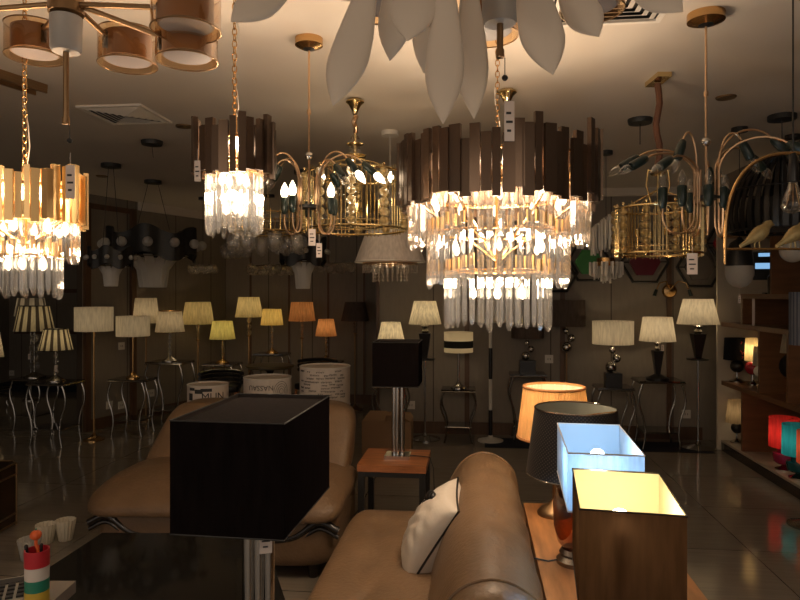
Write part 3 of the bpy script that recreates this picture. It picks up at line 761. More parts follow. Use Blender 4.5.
armsI = [(180, 'dn', .17, .14), (205, 'dn', .13, .14), (-15, 'dn', .06, .14), (20, 'dn', .1, .15), (250, 'dn', .09, .15), (90, 'dn', .14, .14),
         (178, 'up', .265, .19), (195, 'up', .27, .165), (215, 'up', .24, .145), (200, 'up', .115, .25), (-12, 'up', .13, .25),
         (-5, 'up', .25, .265), (-25, 'up', .28, .22), (20, 'up', .24, .21), (60, 'up', .12, .16)]
arm_chandelier('large copper arm chandelier with dark sockets and unlit bulbs', 706, 2.55, 198, armsI, lambda d, k: False, can_r=.07, ss=1.15)

# ------------------------------------------------------------------ gold cage chandeliers with glass ball columns
def cage(label, px, Z, y0, y1, rpx, ncol, bulbs, stem, taglist=()):
    k = Z / F; R = rpx * k; zb = HZ(y1, Z); zt = HZ(y0, Z); H = zt - zb
    p = W((px - 400) / F * Z, Z, zb)
    t = thing('cage_chandelier', label, 'chandelier', p, TH)
    MB().torus((0, 0, .0), R, .007, 48).torus((0, 0, H), R, .007, 48).torus((0, 0, .03), R, .003, 48).build('ring_frame', 'gold', t)
    balls = 6
    pr = None; rr = H / balls / 2
    for i in range(ncol):
        a = 2 * PI * i / ncol - PI / 2
        loc = (R * math.cos(a), R * math.sin(a), 0)
        if pr is None:
            g = MB(); b = MB().tube([(0, 0, -.012), (0, 0, H + .02)], .003, 6)
            for j in range(balls):
                g.ball((0, 0, rr + 2 * rr * j), rr * .97, 12, 8); b.ball((0, 0, rr + 2 * rr * j), rr * .4, 8, 6)
            b.ball((0, 0, H + .02), .008, 8, 6)
            pr = g.build('glass_ball_column', 'amberball', t, True, loc, a); pb = b.build('brass_core', 'gold', pr)
        else:
            c = cp(pr, t, loc, a); cp(pb, c, (0, 0, 0))
    pr = None
    for i in range(ncol):
        a = 2 * PI * (i + .5) / ncol - PI / 2
        loc = (R * math.cos(a), R * math.sin(a), 0)
        if pr is None:
            g = MB()
            for j in (-1.5, -.5, .5, 1.5): g.tube([(0, j * rr * .9, -.015), (0, j * rr * .9, H + .015 + .01 * (abs(j) < 1))], .0030, 6)
            pr = g.build('rod_row', 'gold', t, True, loc, a)
        else: cp(pr, t, loc, a)
    sp = MB()
    for i in range(4):
        a = PI / 4 + PI * i / 2
        sp.tube([(0, 0, H + .10), (R * .55 * math.cos(a), R * .55 * math.sin(a), H + .05), (R * math.cos(a), R * math.sin(a), H)], .004, 6)
    sp.build('spoke', 'gold', t)
    top = CEIL - zb
    if stem == 'crystal':
        MB().tube([(0, 0, H + .05), (0, 0, top - .09)], .007, 8).build('stem', 'gold', t)
        g = MB()
        g.ball((0, 0, H + .14), .035).ball((0, 0, H + .20), .028); g.build('glass_balls', 'dimcrystal', t)
        MB().lathe([(.045, H + .17), (.05, H + .175), (.01, H + .18)], 20).lathe([(.06, H + .10), (.065, H + .11), (.01, H + .12)], 20).build('drip_dish', 'gold', t)
        MB().tube([(.006 * math.sin(i), .006 * math.cos(i * 1.7), H + .24 + i * (top - .09 - H - .24) / 8) for i in range(9)], .014, 8).build('wrapped_chain', 'copper', t)
        MB().lathe([(.014, top - .085), (.017, top - .07), (.034, top - .035), (.052, top - .018), (.052, top - .013), (.036, top)], 28).build('canopy', 'gold', t)
    else:
        MB().tube([(0, 0, H - .02), (0, 0, top - .03)], .007, 8).lathe([(.03, H + .17), (.04, H + .18), (.01, H + .2)], 16).build('stem', 'gold', t)
        MB().tube([(.008 * math.sin(i * 1.2), .006 * math.cos(i * 1.7), H + .22 + i * (top - .03 - H - .22) / 8) for i in range(9)], .017, 8).build('wrapped_chain', principled('brown_chain_sleeve', (.10, .04, .02), .7), t)
        for s in (-1, 1):
            MB().tube([(s * .01, 0, H + .17), (s * .05, 0, H + .2), (s * .06, 0, H + .12), (s * .035, 0, H + .03), (s * .08, 0, H)], .005, 6).build('scroll', 'gold', t)
        MB().box((0, 0, top - .012), (.07, .17, .024)).build('canopy', 'gold', t, False)
    for i in range(bulbs):
        a = 2 * PI * i / bulbs; loc = (R * .5 * math.cos(a), R * .5 * math.sin(a), H * .55)
        MB().tube([(0, 0, H * .02), (loc[0], loc[1], .02), (loc[0], loc[1], H * .5)], .004, 6).lathe([(.012, H * .38), (.012, H * .55)], 10, (loc[0], loc[1], 0)).build('candle_arm', 'gold', t)
    for (tx, ty, tz, w, h) in taglist: price_tag(t, (tx, ty, tz), w, h, -TH)
    return t, H, R
g_, H_, R_ = cage('gold cage chandelier with glass ball columns under a cup canopy, lit', 355, 3.67, 175, 230, 51, 10, 4, 'crystal')
for i in range(3):
    a = -PI / 2 + 2.09 * i
    MB().lathe([(.006, -.02), (.016, 0), (.017, .012), (.005, .04)], 12, (R_ * .8 * math.cos(a), R_ * .8 * math.sin(a), H_ + .0), cap=False).build('bulb', 'bulb_hot', g_, label='lit candle bulb')
    light(g_, (R_ * .5 * math.cos(a), R_ * .5 * math.sin(a), H_ * .6), .7, (1, .77, .51), .02)
h_, H_, R_ = cage('unlit gold cage chandelier with glass ball columns on a square ceiling plate', 658, 3.3, 209, 254, 41, 10, 4, 'plate', taglist=[(.075, -.22, .03, .05, .10)])

def rear_cup():
    Z = 3.5; p = W((507 - 400) / F * Z, Z, HZ(190, Z)); t = thing('ball_stem_chandelier', 'brass cup-canopied fixture hidden behind the largest chandelier', 'chandelier', p)
    top = CEIL - p.z
    MB().lathe([(.014, top - .085), (.017, top - .07), (.034, top - .035), (.052, top - .018), (.052, top - .013), (.036, top)], 28).build('canopy', 'gold', t)
    MB().tube([(0, 0, 0), (0, 0, top - .09)], .012, 8).build('stem', 'copper', t)
    MB().lathe([(.02, -.1), (.1, -.06), (.16, 0), (.02, .02)], 24).build('bowl', 'gold', t)
rear_cup()

# ------------------------------------------------------------------ amber drum chandeliers
def drum_chandelier(label, hub_px, hub_py, Z, shades, rod_px):
    p = P(hub_px, hub_py, Z); t = thing('drum_chandelier', label, 'chandelier', p); k = Z / F
    MB().lathe([(.03, -.01), (.05, .0), (.05, .05), (.034, .07), (.014, .1)], 24).build('hub', 'bronze', t)
    MB().lathe([(.038, -.115), (.044, -.105), (.046, -.01)], 28).build('marble_cylinder', 'marble', t)
    MB().tube([(0, 0, -.115), (0, 0, -rod_px * k)], .0085, 10).lathe([(.011, -rod_px * k), (.011, -rod_px * k + .02)], 10).build('drop_rod', 'bronze', t)
    MB().tube([(.012, 0, -rod_px * k), (.012, 0, -rod_px * k - .05)], .0012, 5).ball((.012, 0, -rod_px * k - .05), .008, 8, 6).build('pull_ball', 'blackmetal', t)
    MB().tube([(0, 0, .05), (0, 0, CEIL - p.z - .02)], .010, 10).build('stem', 'bronze', t)
    MB().lathe([(.07, CEIL - p.z - .03), (.07, CEIL - p.z)], 24).build('canopy', 'bronze', t)
    for (sx, sy, zc, r, h) in shades:
        c = P(sx, sy, zc) - p; d = Vector((c.x, c.y, 0)); L = d.length; d.normalize()
        end = Vector((c.x, c.y, c.z)) - d * (r - .012)
        arm = MB().tube([Vector((0, 0, .025)) + d * .045, end + Vector((0, 0, .02))], .0085, 10).build('arm', 'bronze', t)
        g = MB().lathe([(r, -h * .5), (r, h * .5)], 36, c, cap=False).build('amber_shade', 'amber', t, label='amber glass outer shade')
        MB().torus(c + Vector((0, 0, -h * .5)), r, .0022, 36, 6).build('shade_rim', 'bronze', g); MB().torus(c + Vector((0, 0, h * .5)), r, .0022, 36, 6).build('shade_rim', 'bronze', g)
        MB().lathe([(r * .8, -h * .36), (r * .8, h * .42)], 32, c).build('inner_drum', 'bronze_fabric', g)
        MB().lathe([(r * .74, -h * .385), (r * .74, -h * .36)], 32, c).build('diffuser', 'diffuser', g)
        e = end; MB().lathe([(.008, -.02), (.008, .02)], 10, e).ball(e + Vector((0, 0, .028)), .009, 8, 6).ball(e + Vector((0, 0, -.01)), .009, 8, 6).build('thumb_screw', 'blackmetal', arm)
M['bronze_fabric'] = principled('brown_drum_fabric', (.30, .20, .145), .6)
drum_chandelier('bronze arm chandelier with amber drum shades near the ceiling vent', 66, 14, 1.95,
    [(35, 42, 2.12, .089, .10), (128, 49, 2.12, .092, .105), (186, 12, 1.88, .098, .11), (187, 44, 2.0, .092, .105), (-40, 14, 1.9, .095, .105)], 110)
drum_chandelier('second amber drum chandelier mostly hidden behind the white petals', 500, -22, 1.62,
    [(487, 19, 1.98, .095, .105), (592, -8, 1.75, .085, .1), (384, -6, 1.8, .085, .1)], 80)

# ------------------------------------------------------------------ white petal chandelier
def petals():
    hub = P(470, -105, 1.5); t = thing('petal_chandelier', 'chandelier of long matt white petals fanning out at the ceiling', 'chandelier', hub)
    MB().lathe([(.02, -.05), (.07, -.03), (.08, .02), (.03, .05)], 24).build('hub', 'bronze', t)
    MB().tube([(0, 0, .03), (0, 0, CEIL - hub.z - .01)], .014, 10).lathe([(.09, CEIL - hub.z - .02), (.09, CEIL - hub.z)], 28).build('stem', 'bronze', t)
    # tip px, tip py, depth of tip, a pixel on the upper axis, width px, share of the length where widest
    spec = [((333, 106), 1.28, (374, -45), 43), ((390, 61), 1.72, (402, -60), 34), ((408, 41), 1.3, (424, -70), 50), ((424, 74), 1.75, (436, -50), 32),
            ((443, 124), 1.22, (446, -45), 41), ((474, 119), 1.5, (468, -45), 33), ((553, 75), 1.3, (522, -60), 46), ((599, 37), 1.45, (556, -42), 38),
            ((683, 12), 1.4, (610, -55), 40), ((231, 22), 1.35, (310, -50), 40), ((340, 0), 1.9, (390, -70), 38), ((520, 15), 1.95, (495, -70), 34), ((500, 0), 1.2, (488, -95), 40)]
    for (tp, Zt, bp, w) in spec:
        tip = P(tp[0], tp[1], Zt) - hub
        Zb = 1.5 + (Zt - 1.5) * .45
        bas = P(bp[0], bp[1], Zb) - hub
        ax = tip - bas; L = ax.length; ax.normalize()
        side = ax.cross(Vector((0, 1, 0))).normalized(); nrm = side.cross(ax).normalized()
        m = MB(); vs = []; n = 20; ns = 22; hw = w / 2 * Zt / F
        for i in range(ns + 1):
            f = i / ns
            if f < .68: r = .30 + .70 * math.sin(f / .68 * PI / 2) ** 1.5
            else:
                g = (f - .68) / .32; r = (max(0.0, 1 - g ** 1.8)) ** 1.0
            r = max(r, .02)
            bend = nrm * (.02 * math.sin(PI * f))
            c = bas + ax * (L * f) + bend
            for j in range(n):
                a = 2 * PI * j / n
                vs.append(c + side * (math.cos(a) * r * hw) + nrm * (math.sin(a) * r * hw * .42))
        fs = [(i * n + j, i * n + (j + 1) % n, (i + 1) * n + (j + 1) % n, (i + 1) * n + j) for i in range(ns) for j in range(n)]
        fs += [tuple(range(n - 1, -1, -1)), tuple(ns * n + j for j in range(n))]
        pt = m.add(vs, fs).build('petal', 'petal', t, True, ang=80)
        MB().tube([Vector((0, 0, -.01)), bas + ax * .01], .008, 8).build('petal_arm', 'bronze', pt)
petals()

# ------------------------------------------------------------------ other hanging things
def hung(name, label, px, Z, py, canopy_px=None, can_r=.06, mat='blackmetal', cord_r=.0025, cords=((0, 0),), ztop=None):
    """an Empty at height of py with a cord to the ceiling and a canopy"""
    p = W((px - 400) / F * Z, Z, HZ(py, Z)); t = thing(name, label, 'pendant light', p, TH)
    top = CEIL - p.z
    MB().lathe([(can_r, top - .03), (can_r, top)], 24).build('canopy', mat, t)
    for c in cords:
        MB().tube([(c[0], c[1], ztop or 0), (c[0] * .3, c[1] * .3, top - .03)], cord_r, 6).build('cord', mat, t)
    return t

def ruffle(label, px, Z, py, wpx, hpx):
    k = Z / F; R = wpx / 2 * k * .9; H = hpx * k
    t = hung('ruffle_pendant', label, px, Z, py, cords=((R * .4, 0), (-R * .4, 0)), can_r=.08, ztop=H * .25)
    n = 96; vs = []
    for rr in (1.0, .955):
        for zz in (-1, 1):
            for j in range(n):
                a = 2 * PI * j / n; q = R * (rr + .05 * math.cos(9 * a)); z = zz * H * .22 + H * .07 * math.cos(5 * a + .6)
                vs.append((q * math.cos(a), q * math.sin(a), z))
    fs = []
    for (a0, b0) in ((0, n), (n, 3 * n), (3 * n, 2 * n), (2 * n, 0)):
        for j in range(n): fs.append((a0 + j, a0 + (j + 1) % n, b0 + (j + 1) % n, b0 + j))
    MB().add(vs, fs).build('ruffled_band', 'blackmetal', t, True)
    pr = None; nb = 12
    for i in range(nb):
        a = 2 * PI * (i + .5) / nb; loc = (R * 1.13 * math.cos(a), R * 1.13 * math.sin(a), 0)
        if pr is None: pr = MB().ball((0, 0, 0), R * .115, 12, 8).build('globe_bulb', 'frostglass', t, True, loc, a)
        else: cp(pr, t, loc, a)
    pr = None; ns = 14
    for i in range(ns):
        a = 2 * PI * i / ns
        if pr is None:
            pts = [(R * .82, 0, -H * .18), (R * .55, 0, -H * .24), (R * .36, 0, -H * .42), (R * .30, 0, -H * .7)]
            m = MB(); wd = R * .10
            v = []
            for (x, y, z) in pts: v += [(x, -wd, z), (x, wd, z), (x - .006, wd, z - .004), (x - .006, -wd, z - .004)]
            f = []
            for q in range(3):
                for s in range(4): f.append((q * 4 + s, q * 4 + (s + 1) % 4, q * 4 + 4 + (s + 1) % 4, q * 4 + 4 + s))
            f += [(3, 2, 1, 0), (12, 13, 14, 15)]
            pr = m.add(v, f).build('glass_strip', 'funnelglass', t, True, (0, 0, 0), a)
        else: cp(pr, t, (0, 0, 0), a)
    MB().torus((0, 0, -H * .2), R * .8, .006, 36).tube([(-R * .9, 0, 0), (R * .9, 0, 0)], .006, 6).build('inner_frame', 'dullchrome', t)
    return t
ruffle('large black ruffled band pendant with glass funnel and round bulbs', 153, 6.3, 245, 92, 60)
ruffle('small black ruffled band pendant with a short glass funnel, beside the large one', 111, 5.5, 258, 46, 40)
ruffle('black ruffled pendant with a frosted glass funnel under the copper arm chandelier', 303, 5.8, 252, 50, 52)

def pleated_pendant():
    Z = 4.4; k = Z / F
    t = hung('shade_pendant', 'white tapered shade pendant with a crystal fringe below', 390, Z, 262, mat='white', can_r=.06, ztop=.0)
    s = MB().lathe([(35 * k, 0), (24 * k, 30 * k)], 80, cap=False, pleat=.008, cnt=40).build('lamp_shade', SM('pendantwhite', (.55, .5, .46), trans=.25), t)
    MB().torus((0, 0, 0), 35 * k, .005).torus((0, 0, 30 * k), 24 * k, .004).tube([(-24 * k, 0, 29 * k), (24 * k, 0, 29 * k)], .003, 5).build('shade_trim', 'white', s)
    MB().torus((0, 0, -.01), 27 * k, .006).torus((0, 0, -.02), 17 * k, .005).build('fringe_ring', 'copper', t)
    for (r, z0, z1, n) in ((27 * k, -.01, -11 * k, 30), (17 * k, -.02, -20 * k, 22)):
        pr = None
        for i in range(n):
            a = 2 * PI * i / n
            loc = (r * math.cos(a), r * math.sin(a), z0)
            if pr is None:
                m = MB(); q = z0
                L = z0 - z1
                for j in range(5): m.lathe([(.001, -L * j / 5), (.009, -L * (j + .5) / 5), (.001, -L * (j + 1) / 5)], 6, cap=False)
                pr = m.build('crystal_strand', 'dimcrystal', t, False, loc, a)
            else: cp(pr, t, loc, a)
    MB().tube([(0, 0, 25 * k), (0, 0, -.04)], .012, 8).tube([(-17 * k, 0, -.02), (17 * k, 0, -.02)], .004, 6).tube([(-27 * k, 0, -.01), (27 * k, 0, -.01)], .004, 6).build('centre_stem', 'copper', t)
    light(t, (0, 0, .06), .5, (1, .7, .4), .03)
pleated_pendant()

def cup_chandelier():
    Z = 4.7; k = Z / F
    t = hung('cup_chandelier', 'gold ring chandelier with upright rods and hanging glass cups', 268, Z, 233, mat='gold', can_r=.06)
    R = 36 * k
    MB().torus((0, 0, 0), R, .008, 40).torus((0, 0, 18 * k), R * .96, .004, 40).build('ring_frame', 'gold', t)
    MB().tube([(-R, 0, 0), (R, 0, 0)], .005, 6).tube([(0, -R, 0), (0, R, 0)], .005, 6).build('spoke', 'gold', t)
    pr = None
    for i in range(24):
        a = 2 * PI * i / 24; loc = (R * math.cos(a), R * math.sin(a), 0)
        if pr is None: pr = MB().tube([(0, 0, 0), (0, 0, (20) * k)], .005, 6).build('rod', 'gold', t, True, loc)
        else: cp(pr, t, loc)
    pr = None
    for i in range(8):
        a = 2 * PI * (i + .5) / 8; loc = (R * .92 * math.cos(a), R * .92 * math.sin(a), -.005)
        if pr is None: pr = MB().lathe([(.015, 0), (.045, -.02), (.055, -.07), (.045, -.12), (.02, -.145), (.001, -.15)], 16, cap=False).build('glass_cup', 'cupglass', t, True, loc)
        else: cp(pr, t, loc)
cup_chandelier()

def cluster(label, px, Z, py, wpx, n, sz, mat='dimcrystal'):
    k = Z / F; R = wpx / 2 * k
    t = hung('glass_cluster_pendant', label, px, Z, py, can_r=.05)
    MB().torus((0, 0, 0), R * .9, .008, 30).torus((0, 0, 0), R * .45, .006, 24).tube([(-R * .9, 0, 0), (R * .9, 0, 0)], .005, 6).tube([(0, -R * .9, 0), (0, R * .9, 0)], .005, 6).build('ring_frame', 'dullchrome', t)
    pr = None
    for i in range(n):
        a = 2 * PI * i / n * 1.0; r = R * (.9 if i % 3 else .45)
        loc = (r * math.cos(a), r * math.sin(a), -sz * .6 - sz * (i % 2) * .7)
        if pr is None: pr = MB().ball((0, 0, 0), sz, 10, 7).tube([(0, 0, sz), (0, 0, sz * 1.6)], .004, 5).build('glass_ball', mat, t, True, loc)
        else: cp(pr, t, loc)
cluster('low wide glass ball pendant in the gloom below the gold cup chandelier', 270, 7.2, 266, 44, 26, .045)
cluster('glass ball pendant in the gloom beside the white shade pendant', 336, 7.0, 264, 36, 24, .045)
cluster('small glass ball pendant near the large ruffled pendant', 203, 7.4, 266, 26, 18, .04)
cluster('round clear glass cluster hanging behind the small plate chandelier', 236, 6.4, 247, 24, 18, .05, 'cupglass')

def plume():
    Z = 5.0; k = Z / F
    t = hung('plume_pendant', 'white plume pendant of layered hanging strips with a brass band', 606, Z, 262, ztop=.0, mat='blackmetal', can_r=.05)
    def fringe(n, r0, z0, L0, tilt):
        m = MB()
        for i in range(n):
            a = 2 * PI * rnd.random(); r = r0 * math.sqrt(rnd.random()); x, y = r * math.cos(a), r * math.sin(a)
            zt = z0 + tilt * x / r0; L = L0 * rnd.uniform(.6, 1.0) * (1 - .35 * r / r0)
            m.box((x, y, zt - L / 2), (.016, .005, L), rnd.uniform(0, PI), (.8, .8))
        return m
    fringe(90, 17 * k, 44 * k, 40 * k, .10).build('upper_fringe', 'plume', t, False, label='slanting white strips')
    MB().lathe([(9 * k, -4 * k), (9 * k, 4 * k)], 24).build('brass_band', 'brass', t)
    fringe(90, 16 * k, 0, 24 * k, .0).build('lower_fringe', 'plume', t, False)
plume()

def hexagon(label, px, py, s, inner, tilt=0.0, y=6.93):
    """six-sided black frame on the wall with a coloured inner panel"""
    # depth of the wall plane
    u = (px - 400) / F
    Z = y / (u * sT + cT); p = P(px, py, Z)
    t = thing('hexagon_wall_light', label, 'wall light', (p.x, 6.985, p.z))
    R = s * Z / F
    def hx(r, yy): return [(r * math.cos(PI / 3 * i + tilt), yy, r * math.sin(PI / 3 * i + tilt)) for i in range(6)]
    MB().tube(hx(R, -.05), .016, 6, closed=True).build('frame', 'blackmetal', t, False)
    m = MB(); a = hx(R * .66, -.06); b = hx(R * .66, -.02); m.add(a + b, [tuple(range(6)), tuple(range(11, 5, -1))] + [(i, (i + 1) % 6, 6 + (i + 1) % 6, 6 + i) for i in range(6)])
    m.build('panel', inner, t, False)
    sp = MB()
    for i in (0, 3): sp.tube([hx(R * .6, -.045)[i], hx(R, -.05)[i]], .008, 5)
    sp.tube([(0, 0, 0), (0, -.05, 0)], .03, 10); sp.build('bracket', 'blackmetal', t)
M['hexred'] = principled('red_panel', (.42, .02, .03), .35); M['hexgreen'] = principled('green_panel', (.04, .22, .04), .4); M['hexgrey'] = principled('smoky_panel', (.12, .10, .085), .25)
hexagon('black hexagon wall light with a red panel near the shelving', 728, 243, 21, 'hexred')
hexagon('black hexagon wall light with a smoky panel beside the red one', 700, 267, 22, 'hexgrey')
hexagon('black hexagon wall light with a green panel behind the plume pendant', 589, 262, 21, 'hexgreen')
hexagon('black hexagon wall light with a smoky panel behind the crystal chandelier', 556, 273, 21, 'hexgrey')
hexagon('black hexagon wall light with a dark red panel below the gold cage', 645, 262, 23, principled('wine_panel', (.12, .01, .02), .4))

def wall_bracket():
    p = P(673, 291, 6.6)
    t = thing('wall_bracket_light', 'brass wall bracket with two drooping dark sockets above the white table lamp', 'wall light', (p.x, 6.99, p.z))
    MB().lathe([(.075, 0), (.06, .02), (.001, .03)], 24, (0, 0, 0), Matrix.Rotation(PI / 2, 3, 'X')).build('wall_plate', 'brass', t)
    for s in (-1, 1):
        a = MB().tube([(0, -.02, .02), (s * .06, -.09, .10), (s * .13, -.11, .08), (s * .16, -.11, .01)], .006, 7).build('arm', 'brass', t)
        MB().tube([(s * .158, -.11, .015), (s * .18, -.11, -.05)], [.016, .02], 10).build('socket', 'socket', a)
wall_bracket()

def dome():
    Z = 4.0; k = Z / F
    t = hung('slat_dome_pendant', 'large black slatted dome pendant behind the bird frame', 782, Z, 215, can_r=.08, ztop=58 * k)
    R = 51 * k
    pr = None; n = 40
    for i in range(n):
        a = 2 * PI * i / n
        if pr is None:
            v = []; f = []; st = 14
            for q in range(st + 1):
                an = PI / 2 * (1 - q / st) * .97 - .28 * (q / st) ** 3; r = R * math.cos(an); z = 60 * k * math.sin(an)
                for (dr, dw) in ((0, -.016), (0, .016), (-.006, .016), (-.006, -.016)): v.append((max(r, .02) + dr, dw * (.3 + .7 * q / st), z))
            for q in range(st):
                for s in range(4): f.append((q * 4 + s, q * 4 + (s + 1) % 4, q * 4 + 4 + (s + 1) % 4, q * 4 + 4 + s))
            f += [(3, 2, 1, 0), tuple(st * 4 + s for s in range(4))]
            pr = MB().add(v, f).build('slat', 'black', t, True, (0, 0, 0), a)
        else: cp(pr, t, (0, 0, 0), a)
    MB().lathe([(.02, 60 * k), (.09, 59 * k), (.09, 55 * k), (.02, 54 * k)], 24).build('top_cap', 'black', t)
    MB().torus((0, 0, 25 * k), R * .905, .006, 40).torus((0, 0, -16 * k), R * .95, .008, 40).build('hoop', 'black', t)
    MB().lathe([(R * .55, -15 * k), (R * .6, 16 * k)], 36).build('inner_drum', 'blackmetal', t)
    MB().tube([(0, 0, 56 * k), (0, 0, 10 * k)], .01, 8).build('stem', 'black', t)
dome()

def bird_mesh(L, flip):
    """one continuous small bird: spine of ellipses, head, beak and tail"""
    m = MB(); pts = [(-.62, -.34, .05), (-.35, -.17, .085), (-.15, -.03, .16), (.05, .1, .215), (.22, .25, .20), (.33, .38, .125), (.41, .47, .13), (.49, .485, .115), (.55, .465, .055), (.66, .44, .008)]
    m.tube([(flip * x * L, 0, z * L) for x, z, r in pts], [r * L * 1.25 for x, z, r in pts], 14)
    return m
def bird_frame():
    Z = 2.1; k = Z / F
    p = W((793 - 400) / F * Z, Z, HZ(249, Z))
    t = thing('bird_frame_pendant', 'gold arched frame pendant with birds on its bar around a filament bulb', 'pendant light', p, TH)
    r = 68 * k; top = CEIL - p.z; H = 96 * k
    pts = []
    for i in range(33):
        an = PI - PI * i / 32
        pts.append((r * math.copysign(abs(math.cos(an)) ** .8, math.cos(an)), 0, H * math.sin(an) ** .75 if math.sin(an) > 0 else 0))
    MB().tube(pts, .0055, 8).build('arch', 'brass', t)
    MB().tube([(-r, 0, 0), (r, 0, 0)], .004, 8).build('perch_bar', 'brass', t)
    MB().tube([(-r, 0, 0), (-r, 0, -.05)], .004, 8).tube([(r, 0, 0), (r, 0, -.05)], .004, 8).build('bar_end', 'brass', t)
    MB().tube([(0, 0, H - .01), (0, 0, top - .02)], .0028, 6).build('cord', 'blackmetal', t)
    MB().lathe([(.05, top - .03), (.05, top)], 24).build('canopy', 'blackmetal', t)
    MB().lathe([(.008, H), (.012, H - .01), (.016, H - .05), (.017, 67 * k)], 16).build('socket', 'black', t)
    b = MB().lathe([(.012, 68 * k), (.016, 62 * k), (.034, 48 * k), (.036, 43 * k), (.028, 38 * k), (.001, 35 * k)], 20, cap=False).build('filament_bulb', 'glass', t)
    f = MB()
    for i in range(6):
        a = PI / 3 * i
        f.tube([(.006 * math.cos(a), .006 * math.sin(a), 66 * k), (.02 * math.cos(a), .02 * math.sin(a), 44 * k)], .001, 4)
    f.build('filament', 'brass', b)
    for (bx, flip) in ((757 - 793, 1), (793 - 793, 1)):
        L = .088
        bd = bird_mesh(L, flip).build('bird', 'birdgold', t, True, (bx * k, 0, .038), ang=80)
        lg = MB()
        for s in (-.1, .12): lg.tube([(s * L * .6, 0, -.01), (s * L * .9, .0, -.034)], .0022, 5)
        lg.build('bird_leg', 'birdgold', bd)
M['birdgold'] = principled('painted_gold_bird', (.33, .24, .10), .45, .4, noise=(40, .2, (1, 1, 1)))
bird_frame()

def globe_pendant():
    Z = 4.3; k = Z / F
    t = hung('globe_pendant', 'pendant with a black cap over a seeded glass globe', 739.5, Z, 266, can_r=.05, ztop=28 * k)
    MB().lathe([(13.3 * k, 0), (11.2 * k, 16 * k), (9 * k, 23 * k), (.02, 27 * k), (.012, 29 * k)], 28).build('cap', 'black', t)
    MB().lathe([(13.3 * k, 0), (13.2 * k, -9 * k), (10.5 * k, -16 * k), (6 * k, -20.5 * k), (.002, -22 * k)], 28, cap=False).build('glass_globe', 'frostglass', t)
    price_tag(t, (0, 0, -22 * k), .016, .05, -TH, .05)
    Z = 4.5; k = Z / F
    t = hung('ball_pendant', 'pendant with a round white glass ball behind the perched birds', 793, Z, 250, can_r=.05, mat='blackmetal', ztop=.08)
    MB().ball((0, 0, 0), 12.5 * k, 24, 16).build('glass_ball', 'whiteball', t)
    MB().lathe([(.03, 11 * k), (.03, 15 * k), (.01, 17 * k)], 16).build('cap', 'black', t)
globe_pendant()

# ------------------------------------------------------------------ ceiling fittings
def ceiling_things():
    # square air vent: four triangles of louvres
    def vent(label, c, s):
        t = thing('ceiling_vent', label, 'vent', (c.x, c.y, CEIL))
        m = MB()
        for a in range(4):
            m.box((math.cos(a * PI / 2) * (s - .01), math.sin(a * PI / 2) * (s - .01), -.006), (.02, 2 * s - (0 if a % 2 else .0402), .012), a * PI / 2)
        m.build('frame', 'white', t, False)
        l = MB()
        for i in range(1, 7):
            q = s * (1 - i / 7.0)
            for a in range(4):
                ca, sa = math.cos(a * PI / 2), math.sin(a * PI / 2)
                x0 = q + .004; x1 = q - s / 7 * .55
                v = [(x0, -x0, -.004), (x0, x0, -.004), (x1, x1, -.014), (x1, -x1, -.014), (x0, -x0, -.007), (x0, x0, -.007), (x1, x1, -.017), (x1, -x1, -.017)]
                l.add([(x * ca - y * sa, x * sa + y * ca, z) for x, y, z in v], [(0, 1, 2, 3), (7, 6, 5, 4), (0, 4, 5, 1), (1, 5, 6, 2), (2, 6, 7, 3), (3, 7, 4, 0)])
        l.build('louvre_blades', 'white', t, False)
        MB().box((0, 0, -.001), (2 * s - .03, 2 * s - .03, .002)).build('backing', 'blackmetal', t, False)
    vent('square ceiling air vent beside the amber drum chandelier', PH2(126, 114), .20)
    vent('square white ceiling vent half hidden behind the petals', Vector((.49, 2.46, CEIL)), .25)
    for (px, py, lab) in ((184, 126, 'recessed downlight next to the square air vent'), (726, 97, 'recessed downlight above the large copper arm chandelier'), (102, 176, 'small recessed downlight by the far cornice')):
        c = PH2(px, py); t = thing('downlight', lab, 'downlight', (c.x, c.y, CEIL))
        MB().lathe([(.035, -.006), (.05, -.008), (.055, 0)], 24).build('rim', 'bronze', t)
        MB().lathe([(.034, -.004), (.034, -.001)], 20).build('lens', 'dullchrome', t)
    c = PH2(152, 141); t = thing('ceiling_rose', 'round black ceiling rose with a short wire near the air vent', 'ceiling rose', (c.x, c.y, CEIL))
    MB().lathe([(.07, -.03), (.075, -.01), (.075, 0)], 24).build('cup', 'blackmetal', t)
    MB().tube([(0, 0, -.03), (.01, 0, -.12)], .002, 5).build('wire', 'blackmetal', t)
    c = PH2(640, 119); t = thing('ceiling_rose', 'round black ceiling rose with a cable beside the square brass plate', 'ceiling rose', (c.x, c.y, CEIL))
    MB().lathe([(.07, -.03), (.075, -.01), (.075, 0)], 24).build('cup', 'blackmetal', t)
    MB().tube([(0, 0, -.03), (0, 0, -.16)], .003, 5).build('wire', 'blackmetal', t)
    # channel strip
    a, b = PH2(-35, 61), PH2(41, 86); d = b - a; L = d.length
    t = thing('ceiling_rail', 'brown metal channel rail fixed along the ceiling at the picture edge', 'rail', ((a.x + b.x) / 2, (a.y + b.y) / 2, CEIL), math.atan2(d.y, d.x))
    MB().box((0, 0, -.012), (L, .10, .024)).box((0, .042, -.03), (L, .012, .03)).box((0, -.042, -.03), (L, .012, .03)).build('channel', 'bronze', t, False)
    MB().tube([(L / 2 - .1, 0, -.02), (L / 2 - .1, 0, -.5)], .002, 5).build('wire', 'dullchrome', t)
def PH2(px, py):
    Z = (CEIL - EYE) * F / (HOR - py); return W((px - 400) / F * Z, Z, CEIL)
ceiling_things()

